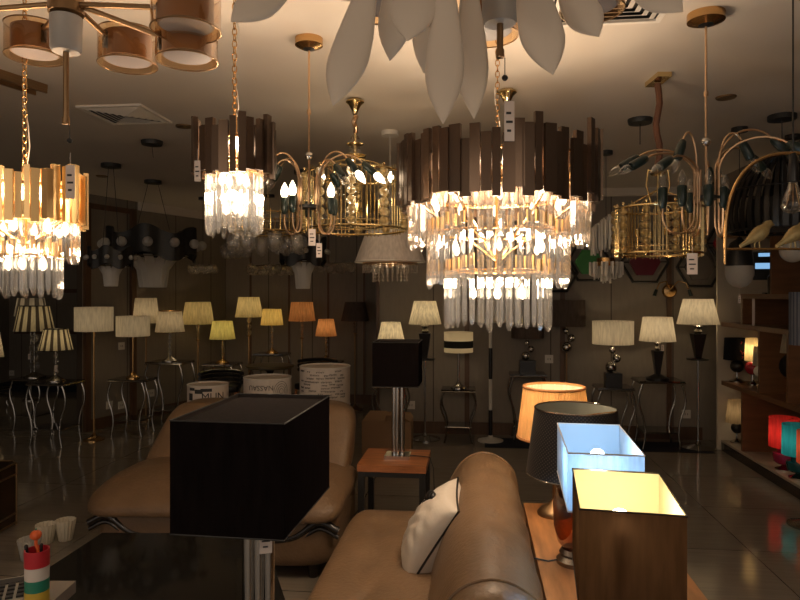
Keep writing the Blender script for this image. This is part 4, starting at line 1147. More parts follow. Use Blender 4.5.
# ------------------------------------------------------------------ foreground lamps
def cloth2(name, outer, inner, through=None, trans=.35, weave=.15):
    """cloth with one colour outside and a lining colour inside"""
    m = shade_mat(name, outer, trans, weave=weave); nt = m.node_tree
    g = nt.nodes.new('ShaderNodeNewGeometry')
    d = [n for n in nt.nodes if n.type == 'BSDF_DIFFUSE'][0]; t = [n for n in nt.nodes if n.type == 'BSDF_TRANSLUCENT'][0]
    src = d.inputs[0].links[0].from_socket
    mx = nt.nodes.new('ShaderNodeMix'); mx.data_type = 'RGBA'
    nt.links.new(g.outputs['Backfacing'], mx.inputs[0]); nt.links.new(src, mx.inputs[6]); mx.inputs[7].default_value = rgb(inner)
    nt.links.new(mx.outputs[2], d.inputs[0])
    if through:
        for l in list(t.inputs[0].links): nt.links.remove(l)
        t.inputs[0].default_value = rgb(through)
    return m
def box_shade(t, z0, z1, w, d, cloth, rim):
    a, b = w / 2, d / 2
    v = [(-a, -b, z0), (a, -b, z0), (a, b, z0), (-a, b, z0), (-a, -b, z1), (a, -b, z1), (a, b, z1), (-a, b, z1)]
    m = MB().add(v, [(0, 1, 5, 4), (1, 2, 6, 5), (2, 3, 7, 6), (3, 0, 4, 7)])
    o = m.build('lamp_shade', cloth, t, False)
    if o.data.polygons[0].normal.y > 0: o.data.flip_normals()
    for z in (z0, z1):
        MB().tube([(-a, -b, z), (a, -b, z), (a, b, z), (-a, b, z)], .0022, 5, closed=True).build('shade_rim', rim, o, False)
    return o

def big_black():
    # front corners from the photograph: (168,420),(282,424),(331,397)
    c = P(168, 420, 1.745); c2 = P(282, 424, 1.70); c3 = P(331, 397, 2.17)
    z1 = c2.z; z0 = z1 - .305
    w = (c2 - c).xy.length; d = (c3 - c2).xy.length
    cen = (c + c3) / 2
    rz = math.atan2((c2 - c).y, (c2 - c).x)
    base = .452
    t = thing('table_lamp', 'big black box-shade table lamp in the foreground on the glass coffee table', 'lamp', (cen.x, cen.y, base), rz)
    h = z1 - base
    s = box_shade(t, z0 - base, h, w, d, M['blackcloth'], 'blackmetal')
    MB().box((0, 0, h - .012), (w - .012, d - .012, .003)).build('top_cover', 'topcloth', s, False, label='dark cloth shade cover')
    MB().box((0, 0, .01), (.11, .15, .02)).build('foot', 'chrome', t, False)
    for x in (-.032, 0, .032):
        MB().lathe([(.018, .02), (.018, h - .1)], 16, (x, 0, 0)).build('column', 'chrome', t)
    price_tag(t, (.045, -.06, z0 - base + .0), .036, .075, -rz + .25, .035)
M['blackcloth'] = cloth2('black_cloth', (.008, .006, .006), (.05, .042, .04), None, .02)
M['darkliner'] = principled('dark_lining', (.05, .042, .04), .8); M['topcloth'] = principled('dark_cover_cloth', (.016, .013, .013), .95, spec=.08, noise=(90, .15, (1, 1, 1)))
big_black()

def cube_black():
    Z = 3.9; k = Z / F
    base = HZ(457, Z); p = W((398 - 400) / F * Z, Z, base)
    t = thing('table_lamp', 'black cube-shade table lamp on chrome tubes standing on the wooden side table', 'lamp', p)
    z1 = HZ(341, Z) - base; z0 = HZ(384, Z) - base
    s = box_shade(t, z0, z1, 45 * k, 45 * k, M['blackcloth'], 'blackmetal')
    MB().box((0, 0, z1 - .012), (45 * k - .012, 45 * k - .012, .003)).build('top_cover', 'topcloth', s, False, label='dark cloth shade cover')
    MB().box((0, 0, .01), (.15, .13, .02)).build('foot', 'chrome', t, False)
    for x, y in ((-.022, 0), (.0, -.012), (.026, .0)):
        MB().lathe([(.0155, .02), (.0155, z1 - .05)], 14, (x, y, 0)).build('column', 'chrome', t)
    # side table
    w = 66 * k; d = .40
    tt = thing('side_table', 'small square wooden-top table on black legs under the black cube lamp', 'table', (p.x - .015, p.y, 0))
    for i in range(3):
        MB().box((-w / 2 + w / 6 + i * w / 3, 0, base - .02), (w / 3, d, .04)).build('plank', 'wood', tt, False)
    for x in (-1, 1):
        for y in (-1, 1):
            MB().box((x * (w / 2 - .022), y * (d / 2 - .022), (base - .04) / 2), (.035, .035, base - .04)).build('leg', 'blackmetal', tt, False)
    m = MB()
    for y in (-1, 1): m.box((0, y * (d / 2 - .022), base - .055), (w - .08, .03, .03))
    for x in (-1, 1): m.box((x * (w / 2 - .022), 0, base - .055), (.03, d - .08, .03))
    m.build('apron', 'blackmetal', tt, False)
    # cord down the side of the table
    c = MB().tube([(.05, .02, .008), (.14, .02, .004), (.19, 0, .004), (.215, -.04, -.05), (.222, -.06, -.2), (.222, -.05, -base + .02)], .003, 6).build('cord', 'blackmetal', t)
cube_black()

# carton
def carton():
    p = PH(388, 450, 0)
    t = thing('cardboard_box', 'open brown cardboard box on the floor behind the side table', 'box', (p.x, p.y + .0, 0), .03)
    w, d, h = .46, .30, .30
    m = MB()
    m.box((0, 0, .003), (w, d, .006)).box((0, -d / 2, h / 2), (w, .006, h)).box((0, d / 2, h / 2), (w, .006, h)).box((-w / 2, 0, h / 2), (.006, d, h)).box((w / 2, 0, h / 2), (.006, d, h))
    m.build('body', 'carton', t, False)
    def flap(pts): 
        n = Vector((0, 0, .004)); v = [Vector(q) for q in pts]
        MB().add(v + [q + n for q in v], [(0, 1, 2, 3), (7, 6, 5, 4), (0, 4, 5, 1), (1, 5, 6, 2), (2, 6, 7, 3), (3, 7, 4, 0)]).build('flap', 'carton', t, False)
    flap([(-w / 2, -d / 2, h), (-.02, -d / 2, h), (-.02, .13, h + .05), (-w / 2 + .04, .13, h + .05)])
    flap([(w / 2, -d / 2, h), (w / 2, d / 2, h), (w / 2 - .14, d / 2, h + .07), (w / 2 - .14, -d / 2 + .03, h + .07)])
    flap([(-w / 2, d / 2, h), (w / 2, d / 2, h), (w / 2 - .03, d / 2 + .1, h + .02), (-w / 2 + .03, d / 2 + .1, h + .02)])
carton()

# console with lamps at the right
TABLE_H = .5
def console():
    a = PH(527, 503, TABLE_H)
    x0 = .235; x1 = .76; y0 = .75; y1 = 3.16
    t = thing('console_table', 'long honey-coloured wooden table carrying the four lit and unlit lamps', 'table', (x0, y0, 0))
    n = 4
    for i in range(n):
        MB().box(((i + .5) * (x1 - x0) / n, (y1 - y0) / 2, TABLE_H - .02), ((x1 - x0) / n - .001, y1 - y0, .04)).build('plank', 'wood2', t, False)
    for x in (.03, x1 - x0 - .03):
        for y in (.03, y1 - y0 - .03):
            MB().box((x, y, (TABLE_H - .04) / 2), (.04, .04, TABLE_H - .04)).build('leg', 'blackmetal', t, False)
    # pleated orange lamp
    Z = 2.95; k = Z / F; p = W((554 - 400) / F * Z, Z, TABLE_H)
    t = thing('table_lamp', 'lit orange pleated-shade table lamp at the far end of the wooden table', 'lamp', p)
    z1 = HZ(387, Z) - TABLE_H; z0 = HZ(437, Z) - TABLE_H
    sh = SM('orangepleat', (.80, .50, .24), trans=.55)
    s = MB().lathe([(36 * k, z0), (30 * k, z1)], 360, cap=False, pleat=.012, cnt=72).build('lamp_shade', sh, t, True, ang=80)
    M['braid'] = principled('orange_braid', (.45, .20, .07), .7); MB().torus((0, 0, z0), 36 * k, .006).build('braid_trim', 'braid', s); MB().torus((0, 0, z1), 30 * k, .006).build('braid_trim', 'braid', s)
    MB().lathe([(29 * k, z1 - .005), (35 * k, z0 + .005)], 48, cap=False).build('shade_lining', SM('liningcream', (.9, .8, .6), trans=.5), s, label='cream inner lining')
    MB().lathe([(.075, 0), (.075, .012), (.06, .03), (.025, .05), (.012, .07)], 28).build('foot', 'bronze', t)
    MB().tube([(0, 0, .05), (0, 0, z0 + .06)], .008, 8).build('stem', 'bronze', t)
    MB().lathe([(.012, z0 + .05), (.018, z0 + .07), (.018, z0 + .09)], 12).build('socket', 'brass', t)
    MB().ball((0, 0, z0 + .115), .025, 12, 8).build('bulb', 'bulb_lamp', t, label='lit bulb')
    light(t, (0, 0, z0 + .15), .95, (1, .70, .40), .03)
    # black dotted lamp
    Z = 2.42; k = Z / F; p = W((575.5 - 400) / F * Z, Z, TABLE_H)
    t = thing('table_lamp', 'unlit black dotted-shade table lamp with an amber glass body', 'lamp', p)
    z1 = HZ(408, Z) - TABLE_H; z0 = HZ(473, Z) - TABLE_H
    s = MB().lathe([(48.5 * k, z0), (40 * k, z1)], 64, cap=False).build('lamp_shade', 'dotted', t, True)
    MB().torus((0, 0, z0), 48.5 * k, .003).build('shade_trim', 'chrome', s); MB().torus((0, 0, z1), 40 * k, .003).build('shade_trim', 'chrome', s)
    MB().lathe([(39.5 * k, z1 - .003), (48 * k, z0 + .003)], 48, cap=False).build('shade_lining', principled('grey_green_lining', (.36, .38, .32), .7), s, label='grey-green inner lining')
    MB().lathe([(.07, 0), (.07, .015), (.055, .03), (.06, .04), (.05, .055)], 28).build('foot', 'dullchrome', t)
    MB().lathe([(.045, .055), (.066, .08), (.080, .14), (.082, .22), (.070, .28), (.03, .31), (.018, .32)], 32, sx=1, sy=1).build('glass_body', 'amberbody', t, label='amber glass body')
    MB().tube([(0, 0, .3), (0, 0, z1 - .03)], .007, 8).tube([(0, 0, .055), (0, 0, .31)], .006, 8).tube([(-40 * k, 0, z1 - .01), (0, 0, z1 - .03), (40 * k, 0, z1 - .01)], .002, 5).build('stem', 'brass', t)
    MB().tube([(-.06, 0, .01), (-.1, -.01, .005), (-.17, .02, .005), (-.24, .0, .005), (-.29, -.03, .006)], .003, 6).build('cord', 'blackmetal', t)
    # blue-white box shade
    def boxlamp(label, fl, fr, bl, drop, h, w, d, cloth, rim, watts, col, bulbmat, bulb_off, rz=0.0):
        Zf = drop * F / ((fl[1] + fr[1]) / 2 - HOR)
        cf = P((fl[0] + fr[0]) / 2, (fl[1] + fr[1]) / 2, Zf)
        cen = cf + Vector((-math.sin(rz) * d / 2, math.cos(rz) * d / 2, 0))
        t = thing('table_lamp', label, 'lamp', (cen.x, cen.y, TABLE_H), rz)
        z1 = EYE - drop - TABLE_H; z0 = z1 - h
        box_shade(t, z0, z1, w, d, cloth, rim)
        MB().box((0, 0, .0125), (.12, .16, .025)).build('foot', 'chrome', t, False)
        MB().lathe([(.012, .025), (.012, z0 + h * .35)], 14).tube([(-w / 2 + .006, 0, z0 + .05), (w / 2 - .006, 0, z0 + .05)], .003, 5).tube([(0, -d / 2 + .006, z0 + .05), (0, d / 2 - .006, z0 + .05)], .003, 5).build('stem', 'chrome', t)
        b0 = Vector((bulb_off[0], bulb_off[1], z1 + bulb_off[2]))
        MB().tube([(0, 0, z0 + .05), (b0.x, b0.y, z0 + .055), (b0.x, b0.y, b0.z - .02)], .010, 8).build('socket', 'white', t)
        MB().ball(b0, .02, 14, 10).build('bulb', bulbmat, t, label='lit bulb')
        light(t, (b0.x, b0.y + .05, b0.z - .035), watts, col, .02)
        return t
    boxlamp('lit pale blue box-shade lamp between the black dotted lamp and the brown box lamp', (569, 455), (643, 454), 0, .42, .155, .193, .40, cloth2('blue_cloth', (.50, .58, .66), (.60, .74, .86), (.34, .42, .50), .35, .35), 'white', 2.4, (.38, .68, 1), 'bulb_cool', (-.015, -.15, -.018), -.055)
    boxlamp('lit brown box-shade lamp with a bright yellow lining, nearest on the wooden table', (582, 509.5), (683, 516), 0, .42, .20, .196, .30, cloth2('brown_cloth', (.080, .042, .021), (.88, .77, .50), (.016, .008, .004), .2, .22), 'blackwood', 1.7, (1, .85, .56), 'bulb_lamp', (-.02, -.125, -.022), -.1)
def dotted():
    m, nt, out = newmat('black_dotted_cloth')
    b = nt.nodes.new('ShaderNodeBsdfPrincipled'); nt.links.new(b.outputs[0], out.inputs[0]); b.inputs['Roughness'].default_value = .5
    tc = nt.nodes.new('ShaderNodeTexCoord'); sx = nt.nodes.new('ShaderNodeSeparateXYZ'); nt.links.new(tc.outputs['Object'], sx.inputs[0])
    at = nt.nodes.new('ShaderNodeMath'); at.operation = 'ARCTAN2'; nt.links.new(sx.outputs[1], at.inputs[0]); nt.links.new(sx.outputs[0], at.inputs[1])
    def mul(s, f):
        n = nt.nodes.new('ShaderNodeMath'); n.operation = 'MULTIPLY'; n.inputs[1].default_value = f; nt.links.new(s, n.inputs[0]); return n.outputs[0]
    def sin(s):
        n = nt.nodes.new('ShaderNodeMath'); n.operation = 'SINE'; nt.links.new(s, n.inputs[0]); return n.outputs[0]
    u = sin(mul(at.outputs[0], 70)); v = sin(mul(sx.outputs[2], 480))
    p = nt.nodes.new('ShaderNodeMath'); p.operation = 'MULTIPLY'; nt.links.new(u, p.inputs[0]); nt.links.new(v, p.inputs[1])
    g = nt.nodes.new('ShaderNodeMath'); g.operation = 'GREATER_THAN'; g.inputs[1].default_value = .42; nt.links.new(p.outputs[0], g.inputs[0])
    mx = nt.nodes.new('ShaderNodeMix'); mx.data_type = 'RGBA'; nt.links.new(g.outputs[0], mx.inputs[0]); mx.inputs[6].default_value = (.012, .011, .012, 1); mx.inputs[7].default_value = (.085, .072, .06, 1)
    nt.links.new(mx.outputs[2], b.inputs['Base Color']); M['dotted'] = m
dotted(); console()

# ------------------------------------------------------------------ sofas
def wr(p, amp=.006, f=(9, 13, 7)):
    q = math.sin(p.x * f[0] + 1.7 * math.sin(p.y * f[1])) * math.sin(p.y * f[1] * .7 + p.z * f[2]) 
    return p * (1 + amp * q / max(p.length, .1))
def front_sofa():
    y0, y1 = 1.64, 3.28; L = y1 - y0; yc = (y0 + y1) / 2
    t = thing('sofa', 'tan leather sofa in front with a rolled back, satin cushion lying on it', 'sofa', (-.22, yc, 0))
    MB().sq((.01, 0, .17), (.74, L, .28), .18, .18).build('base', 'leather', t)
    def dent(p):
        p = wr(p, .005)
        # tufting dimples
        for (ax, ay) in ((-.08, .1), (-.08, -.35), (-.08, .5), (.12, .3), (.12, -.12)):
            d2 = (p.x - ax) ** 2 + (p.y - ay) ** 2
            if p.z > 0: p.z -= .028 * math.exp(-d2 / .006)
        if p.z > 0: p.z -= .012 * math.exp(-((p.x + .08) ** 2) / .0015)
        return p
    MB().sq((-.11, 0, .345), (.54, L - .01, .2), .42, .22, 72, 48, dent).build('seat', 'leather', t, True, ang=80)
    # rolled back: profile swept along the sofa's length with rounded ends
    prof = [(.43, .10), (.435, .35), (.43, .54), (.405, .65), (.345, .71), (.265, .732), (.18, .70), (.12, .62), (.085, .53), (.06, .44), (.035, .34), (.02, .2), (.02, .10)]
    sm = []
    for i in range(len(prof) - 1):
        q0, q1, q2, q3 = (Vector(prof[max(0, min(len(prof) - 1, j))]) for j in (i - 1, i, i + 1, i + 2))
        for u in (0, .25, .5, .75):
            sm.append(tuple(.5 * ((2 * q1) + (q2 - q0) * u + (2 * q0 - 5 * q1 + 4 * q2 - q3) * u * u + (3 * q1 - q0 - 3 * q2 + q3) * u ** 3)))
    prof = sm + [prof[-1]]
    cx, cz = .22, .42; m = MB(); vs = []; ns = 60; k = len(prof)
    for i in range(ns + 1):
        f = i / ns; y = -L / 2 + L * f
        e = min(f, 1 - f) * L; s = 1.0
        if e < .10: s = .80 + .20 * math.sqrt(max(0, 1 - (1 - e / .10) ** 2))
        for (x, z) in prof:
            w = .004 * math.sin(y * 23 + z * 9) * math.sin(z * 17 + y * 5)
            vs.append((cx + (x - cx) * s + w, y, cz + (z - cz) * s + w))
    fs = [(i * k + j, i * k + (j + 1) % k, (i + 1) * k + (j + 1) % k, (i + 1) * k + j) for i in range(ns) for j in range(k)]
    fs += [tuple(range(k - 1, -1, -1)), tuple(ns * k + j for j in range(k))]
    b = m.add(vs, fs).build('backrest', 'leather', t, True, ang=70)
    # piping near the ends
    for yy in (-L / 2 + .12, L / 2 - .12):
        MB().tube([(cx + (x - cx) * 1.008, yy, cz + (z - cz) * 1.008) for x, z in prof[4:42]], .005, 6).build('piping', 'leather', b)
    for x in (-.33, .33):
        for y in (-L / 2 + .08, L / 2 - .08): MB().lathe([(.025, 0), (.03, .05)], 12, (x, y, 0)).build('leg', 'blackwood', t)
    # satin cushion
    p = P(434, 531, 2.62)
    c = thing('cushion', 'white satin cushion with black piping leaning on the sofa back', 'cushion', p)
    def pil(q):
        s = .44
        r = max(abs(q.x), abs(q.y)) / (s / 2)
        return q
    n = 30; v = []; f = []; s = .185; th = .10
    for side in (1, -1):
        for i in range(n + 1):
            for j in range(n + 1):
                a = -1 + 2 * i / n; b2 = -1 + 2 * j / n
                pin = 1 - .07 * (1 - abs(a) ** 2) * abs(b2) ** 4 - .0; pin2 = 1 - .07 * (1 - abs(b2) ** 2) * abs(a) ** 4
                x = a * s * pin2; y = b2 * s * pin
                z = side * th * ((1 - a * a) * (1 - b2 * b2)) ** .45
                z += .006 * math.sin(17 * a + 9 * b2 + 3 * math.sin(5 * b2)) * math.sin(7 * b2 + 2 * a) * (1 - a * a) * (1 - b2 * b2)
                v.append((x, y, z))
    N = (n + 1) ** 2
    for o in (0, N):
        for i in range(n):
            for j in range(n):
                q = (o + i * (n + 1) + j, o + (i + 1) * (n + 1) + j, o + (i + 1) * (n + 1) + j + 1, o + i * (n + 1) + j + 1)
                f.append(q if o == 0 else q[::-1])
    rot = Matrix.Rotation(math.radians(4), 3, 'Z') @ Matrix.Rotation(math.radians(-58), 3, 'Y') @ Matrix.Rotation(math.radians(-4), 3, 'Z')
    cv = MB().add([rot @ Vector(q) for q in v], f).build('cover', 'satin', c, True, ang=80)
    edge = []
    for q in range(4 * n):
        i, j = (q, 0) if q < n else (n, q - n) if q < 2 * n else (3 * n - q, n) if q < 3 * n else (0, 4 * n - q)
        e = Vector(v[i * (n + 1) + j]); e.z = 0; edge.append(rot @ e)
    MB().tube(edge, .0045, 6, closed=True).build('piping', 'black', cv, label='black piping')
    # dark motif near the top corner
    mo = MB()
    for (a0, b0, r) in ((.55, .2, .04), (.45, .32, .03), (.62, .05, .03), (.36, .15, .02)):
        z = th * ((1 - a0 * a0) * (1 - b0 * b0)) ** .45
        q = rot @ Vector((a0 * s, b0 * s, z - .004))
        mo.ball(q, r, 12, 6, (.5, 1, .6))
    mo.build('motif', 'black', cv, label='black embroidered motif')
front_sofa()

def back_sofa():
    t = thing('sofa', 'tan leather two-seat sofa with black curved wood trim, behind the big black lamp', 'sofa', (-1.385, 3.68, 0), .02)
    W_, D_ = 1.30, .86
    MB().sq((0, -.02, .22), (W_ + .04, D_ - .10, .34), .35, .25, 48, 24).build('base', 'leather', t)
    for s in (-1, 1):
        def fn(p):
            p = wr(p, .006)
            if p.y < 0: p.z -= .07 * (p.y / .35) ** 2
            if p.x * s > 0: p.z -= .03 * (p.x / .35) ** 2
            return p
        MB().sq((s * (W_ / 4 + .03), -.10, .44), (W_ / 2 + .05, .74, .17), .8, .4, 56, 32, fn).build('seat_cushion', 'leather', t, True, ang=80)
        def fb(p):
            p = wr(p, .006); p.y += .18 * (p.z / .25)
            if s < 0 and p.x < 0: p.x *= 1 - .42 * max(0, (p.z + .21) / .42)
            return p
        MB().sq((s * W_ / 4, .26, .60), (W_ / 2 + .01, .24, .42), .45, .35, 56, 32, fb).build('back_cushion', 'leather', t, True, ang=80)
        # S-curved black wood trim on the front corners
        pts = []
        for i in range(29):
            f = i / 28
            x = s * (W_ / 2 + .03 - .46 * f)
            z = .25 + .075 * math.exp(-((f - .22) / .2) ** 2) - .05 * f
            pts.append((x, -D_ / 2 + .045, z))
        for q, rr_ in ((0, .020), (-.035, .013)):
            MB().tube([(x, y - q * .1, z + q) for x, y, z in pts], rr_, 10).build('wood_trim', 'blackwood', t)
        for y in (-D_ / 2 + .12, D_ / 2 - .12): MB().lathe([(.025, 0), (.032, .09)], 12, (s * (W_ / 2 - .12), y, 0)).build('leg', 'blackwood', t)
back_sofa()

# ------------------------------------------------------------------ printed drum lamps behind the sofa
def wrap_text(body, size, R, zc, ang, flip=False, vertical=False):
    cu = bpy.data.curves.new('txt', 'FONT'); cu.body = body; cu.size = size; cu.align_x = 'CENTER'; cu.align_y = 'CENTER'; cu.extrude = .0008; cu.resolution_u = 2
    o = bpy.data.objects.new('txt', cu); COL.objects.link(o)
    dg = bpy.context.evaluated_depsgraph_get(); me = bpy.data.meshes.new_from_object(o.evaluated_get(dg))
    bpy.data.objects.remove(o)
    vs = []; fs = [tuple(p.vertices) for p in me.polygons]
    for v in me.vertices:
        x, y, z = v.co
        if flip: x, y = -x, -y
        if vertical: x, y = -y, x
        a = ang + x / R; r = R + .001 + z
        vs.append((r * math.cos(a), r * math.sin(a), zc + y))
    bpy.data.meshes.remove(me)
    return vs, fs
def scribble(R, zc, ang, L, h, loops):
    pts = []; n = loops * 8
    for i in range(n + 1):
        f = i / n; a = 2 * PI * loops * f
        x = -L / 2 + L * f + h * .35 * math.sin(a); y = h * .5 * math.cos(a) * (.5 + .5 * abs(math.sin(f * 9.7 + zc * 50)))
        an = ang + x / R; r = R + .0015
        pts.append((r * math.cos(an), r * math.sin(an), zc + y))
    return pts
def drums():
    cloth = SM('printedcloth', (.66, .58, .51), trans=.25, weave=.04)
    out = []
    for (px, top, bot, wpx, Z, lab) in ((208, 384, 408, 40, 4.75, 'cream printed drum lamp with bold black blocks, shortest of three behind the sofa'),
                                        (267.5, 377, 402, 47, 4.75, 'cream printed drum lamp with upside-down capital letters behind the sofa'),
                                        (325, 366, 404, 50, 4.7, 'tallest cream drum lamp covered in black handwriting, behind the sofa end')):
        p = W((px - 400) / F * Z, Z, 0); k = Z / F
        t = thing('floor_lamp', lab, 'lamp', p)
        z1, z0, R = HZ(top, Z), HZ(bot, Z), wpx / 2 * k
        s = draw_shade(t, z0, z1, R, R, cloth, 0, 'white')
        MB().lathe([(R - .003, z1 - .012), (R - .003, z1 - .008)], 36).build('top_cover', 'drumtop', s, label='pale top disc')
        base_pole(t, z0, .14, 'dullchrome'); MB().tube([(0, 0, z0), (0, 0, z1 - .03)], .006, 6).build('holder', 'brass', t)
        out.append((s, z0, z1, R))
    fa = math.atan2(-1, 0)  # facing the viewer's side
    s, z0, z1, R = out[0]; m = MB(); a0 = -PI / 2 + .24
    m.add(*wrap_text('MUN', .075, R, z0 + .10, a0 + .42))
    for (dx, z, w, h) in ((-.5, .14, .06, .03), (-.2, .15, .08, .022), (-.55, .07, .1, .014), (-.6, .04, .05, .03), (-.1, .06, .09, .012), (-.9, .1, .04, .05), (-.3, .02, .12, .012), (-.85, .155, .05, .02)):
        n = 5; vs = []
        for i in range(n + 1):
            a = a0 + dx + (w * i / n) / R
            for zz in (-h / 2, h / 2): vs.append(((R + .0015) * math.cos(a), (R + .0015) * math.sin(a), z0 + z + zz))
        m.add(vs, [(2 * i, 2 * i + 2, 2 * i + 3, 2 * i + 1) for i in range(n)])
    m.build('printed_lettering', 'ink', s, False, label='bold black print')
    s, z0, z1, R = out[1]; m = MB(); a0 = -PI / 2 + .19
    m.add(*wrap_text('NASSAU', .050, R, z1 - .056, a0 - .17, flip=True))
    m.build('printed_lettering', 'ink', s, False, label='upside-down black capitals')
    m2 = MB()
    for q in range(4): m2.tube(scribble(R, z1 - .13 - .0 * q, a0 - .5 + .3 * q, .05, .02, 4), .0014, 4)
    for q in range(4):
        r = .016 + .014 * q
        m2.tube([((R + .0015) * math.cos(a0 + .72 + r * math.cos(b) / R), (R + .0015) * math.sin(a0 + .72 + r * math.cos(b) / R), z1 - .085 + r * 1.2 * math.sin(b)) for b in [2 * PI * w / 20 for w in range(20)]], .0016, 4, closed=True)
    m2.build('printed_rings', 'ink', s, True, label='black ring stamp print')
    s, z0, z1, R = out[2]; m = MB(); a0 = -PI / 2 + .12
    for row in range(11):
        z = z1 - .025 - row * .0225; a = a0 - .95
        while a < a0 + 1.0:
            L = rnd.uniform(.025, .075)
            if rnd.random() > .25: m.tube(scribble(R, z + rnd.uniform(-.004, .004), a, L, .012, max(2, int(L / .010))), .0014, 3)
            a += (L + .015) / R
    m.build('printed_handwriting', 'ink', s, True, label='black handwriting print')
M['drumtop'] = principled('pale_disc', (.5, .43, .36), .7)
drums()

# ------------------------------------------------------------------ rear furniture
def rear_tables():
    p = P(270, 368, 7.6)
    side_table('round dark pedestal table in front of the deep yellow lamp', (p.x, p.y), 48 * 7.6 / F, .4, HZ(365, 7.6), 'pedestal', topmat=M['tabledark'])
    for (px, Z, py, lab, rz) in ((221, 7.5, 374, 'low black-backed chair beside the round pedestal table', .3), (316, 7.7, 362, 'black curved-back chair at the far side of the round pedestal table', -.3)):
        q = P(px, py, Z); t = thing('chair', lab, 'chair', (q.x, q.y, 0), rz)
        MB().sq((0, 0, .42), (.42, .42, .09), .35, .4).build('seat', 'black', t)
        pts = [(.24 * math.cos(a), .24 * math.sin(a), HZ(py, Z) + .01 * math.sin(a)) for a in [PI * (i / 16) - .0 for i in range(17)]]
        bk = MB()
        for w in (0, -.05, -.1): bk.tube([(x, y, z + w) for x, y, z in pts], .022, 8)
        bk.build('backrest', 'black', t)
        for sx in (-1, 1):
            for sy in (-1, 1):
                MB().tube([(sx * .17, sy * .16, .40), (sx * .2, sy * .19, 0)], [.017, .012], 8).build('leg', 'wood', t)
            MB().tube([(sx * .2, .02, .40), (sx * .235, .03, HZ(py, Z) - .08)], .014, 8).build('back_post', 'black', t)
M['tabledark'] = principled('dark_table_top', (.11, .085, .04), .3)
rear_tables()
def sockets():
    def onwall(px, py, a, b, lab, n=1):
        # ray against the vertical plane through a,b
        d = W((px - 400) / F, 1.0); nx, ny = (b[1] - a[1]), -(b[0] - a[0])
        s = (nx * a[0] + ny * a[1]) / (nx * d.x + ny * d.y); p = P(px, py, s)
        an = math.atan2(b[1] - a[1], b[0] - a[0])
        t = thing('wall_socket', lab, 'socket', (p.x, p.y, p.z), an)
        MB().box((0, -.006, 0), (.085, .012, .085)).build('plate', 'white', t, False)
        MB().box((-.012, -.0125, 0), (.006, .001, .02)).box((.012, -.0125, 0), (.006, .001, .02)).build('slot', 'blackmetal', t, False)
    bk = ((-1.055, 7.0), (2.4, 7.0)); ch = ((-4.23, 6.62), (-4.0, 7.33)); ag = ((-4.0, 7.33), (-3.45, 8.75)); re = ((-3.45, 8.75), (-1.0, 8.75)); al = ((-7.5, 9.9), (-4.4, 9.9))
    onwall(549, 359, *bk, 'white wall socket above the orange pleated lamp')
    onwall(686, 456 - 0, *bk, 'white wall socket low beside the chrome pole lamp') if False else onwall(686, 414, *bk, 'white wall socket low beside the chrome floor lamp')
    onwall(411, 405, *bk, 'white wall socket behind the black cube lamp')
    onwall(109, 405, *ch, 'white wall socket low on the chamfered wall, with a plug')
    onwall(121, 405, *ch, 'white wall switch plate low on the chamfered wall, next to the socket')
    onwall(121, 346, *ch, 'white switch plate on the chamfered wall below the short drum lamp')
    onwall(151, 393, *ag, 'wall socket behind the dark curved table of the angled wall')
    onwall(12, 373, *al, 'wall socket on the dark alcove wall, far back')
sockets()
o = MB().box((0, 0, .0025), (2.15, .42, .005)).build('rug', 'navy', None, False, (1.18, 6.62, 0)); tag(o, 'dark navy rug strip along the back wall under the floor lamps', 'rug')
o = MB().box((0, 0, .05), (2.6, .5, .1)).build('display_platform', 'navy', None, False, (-6.1, 9.55, 0)); tag(o, 'low dark navy platform along the alcove wall', 'platform')

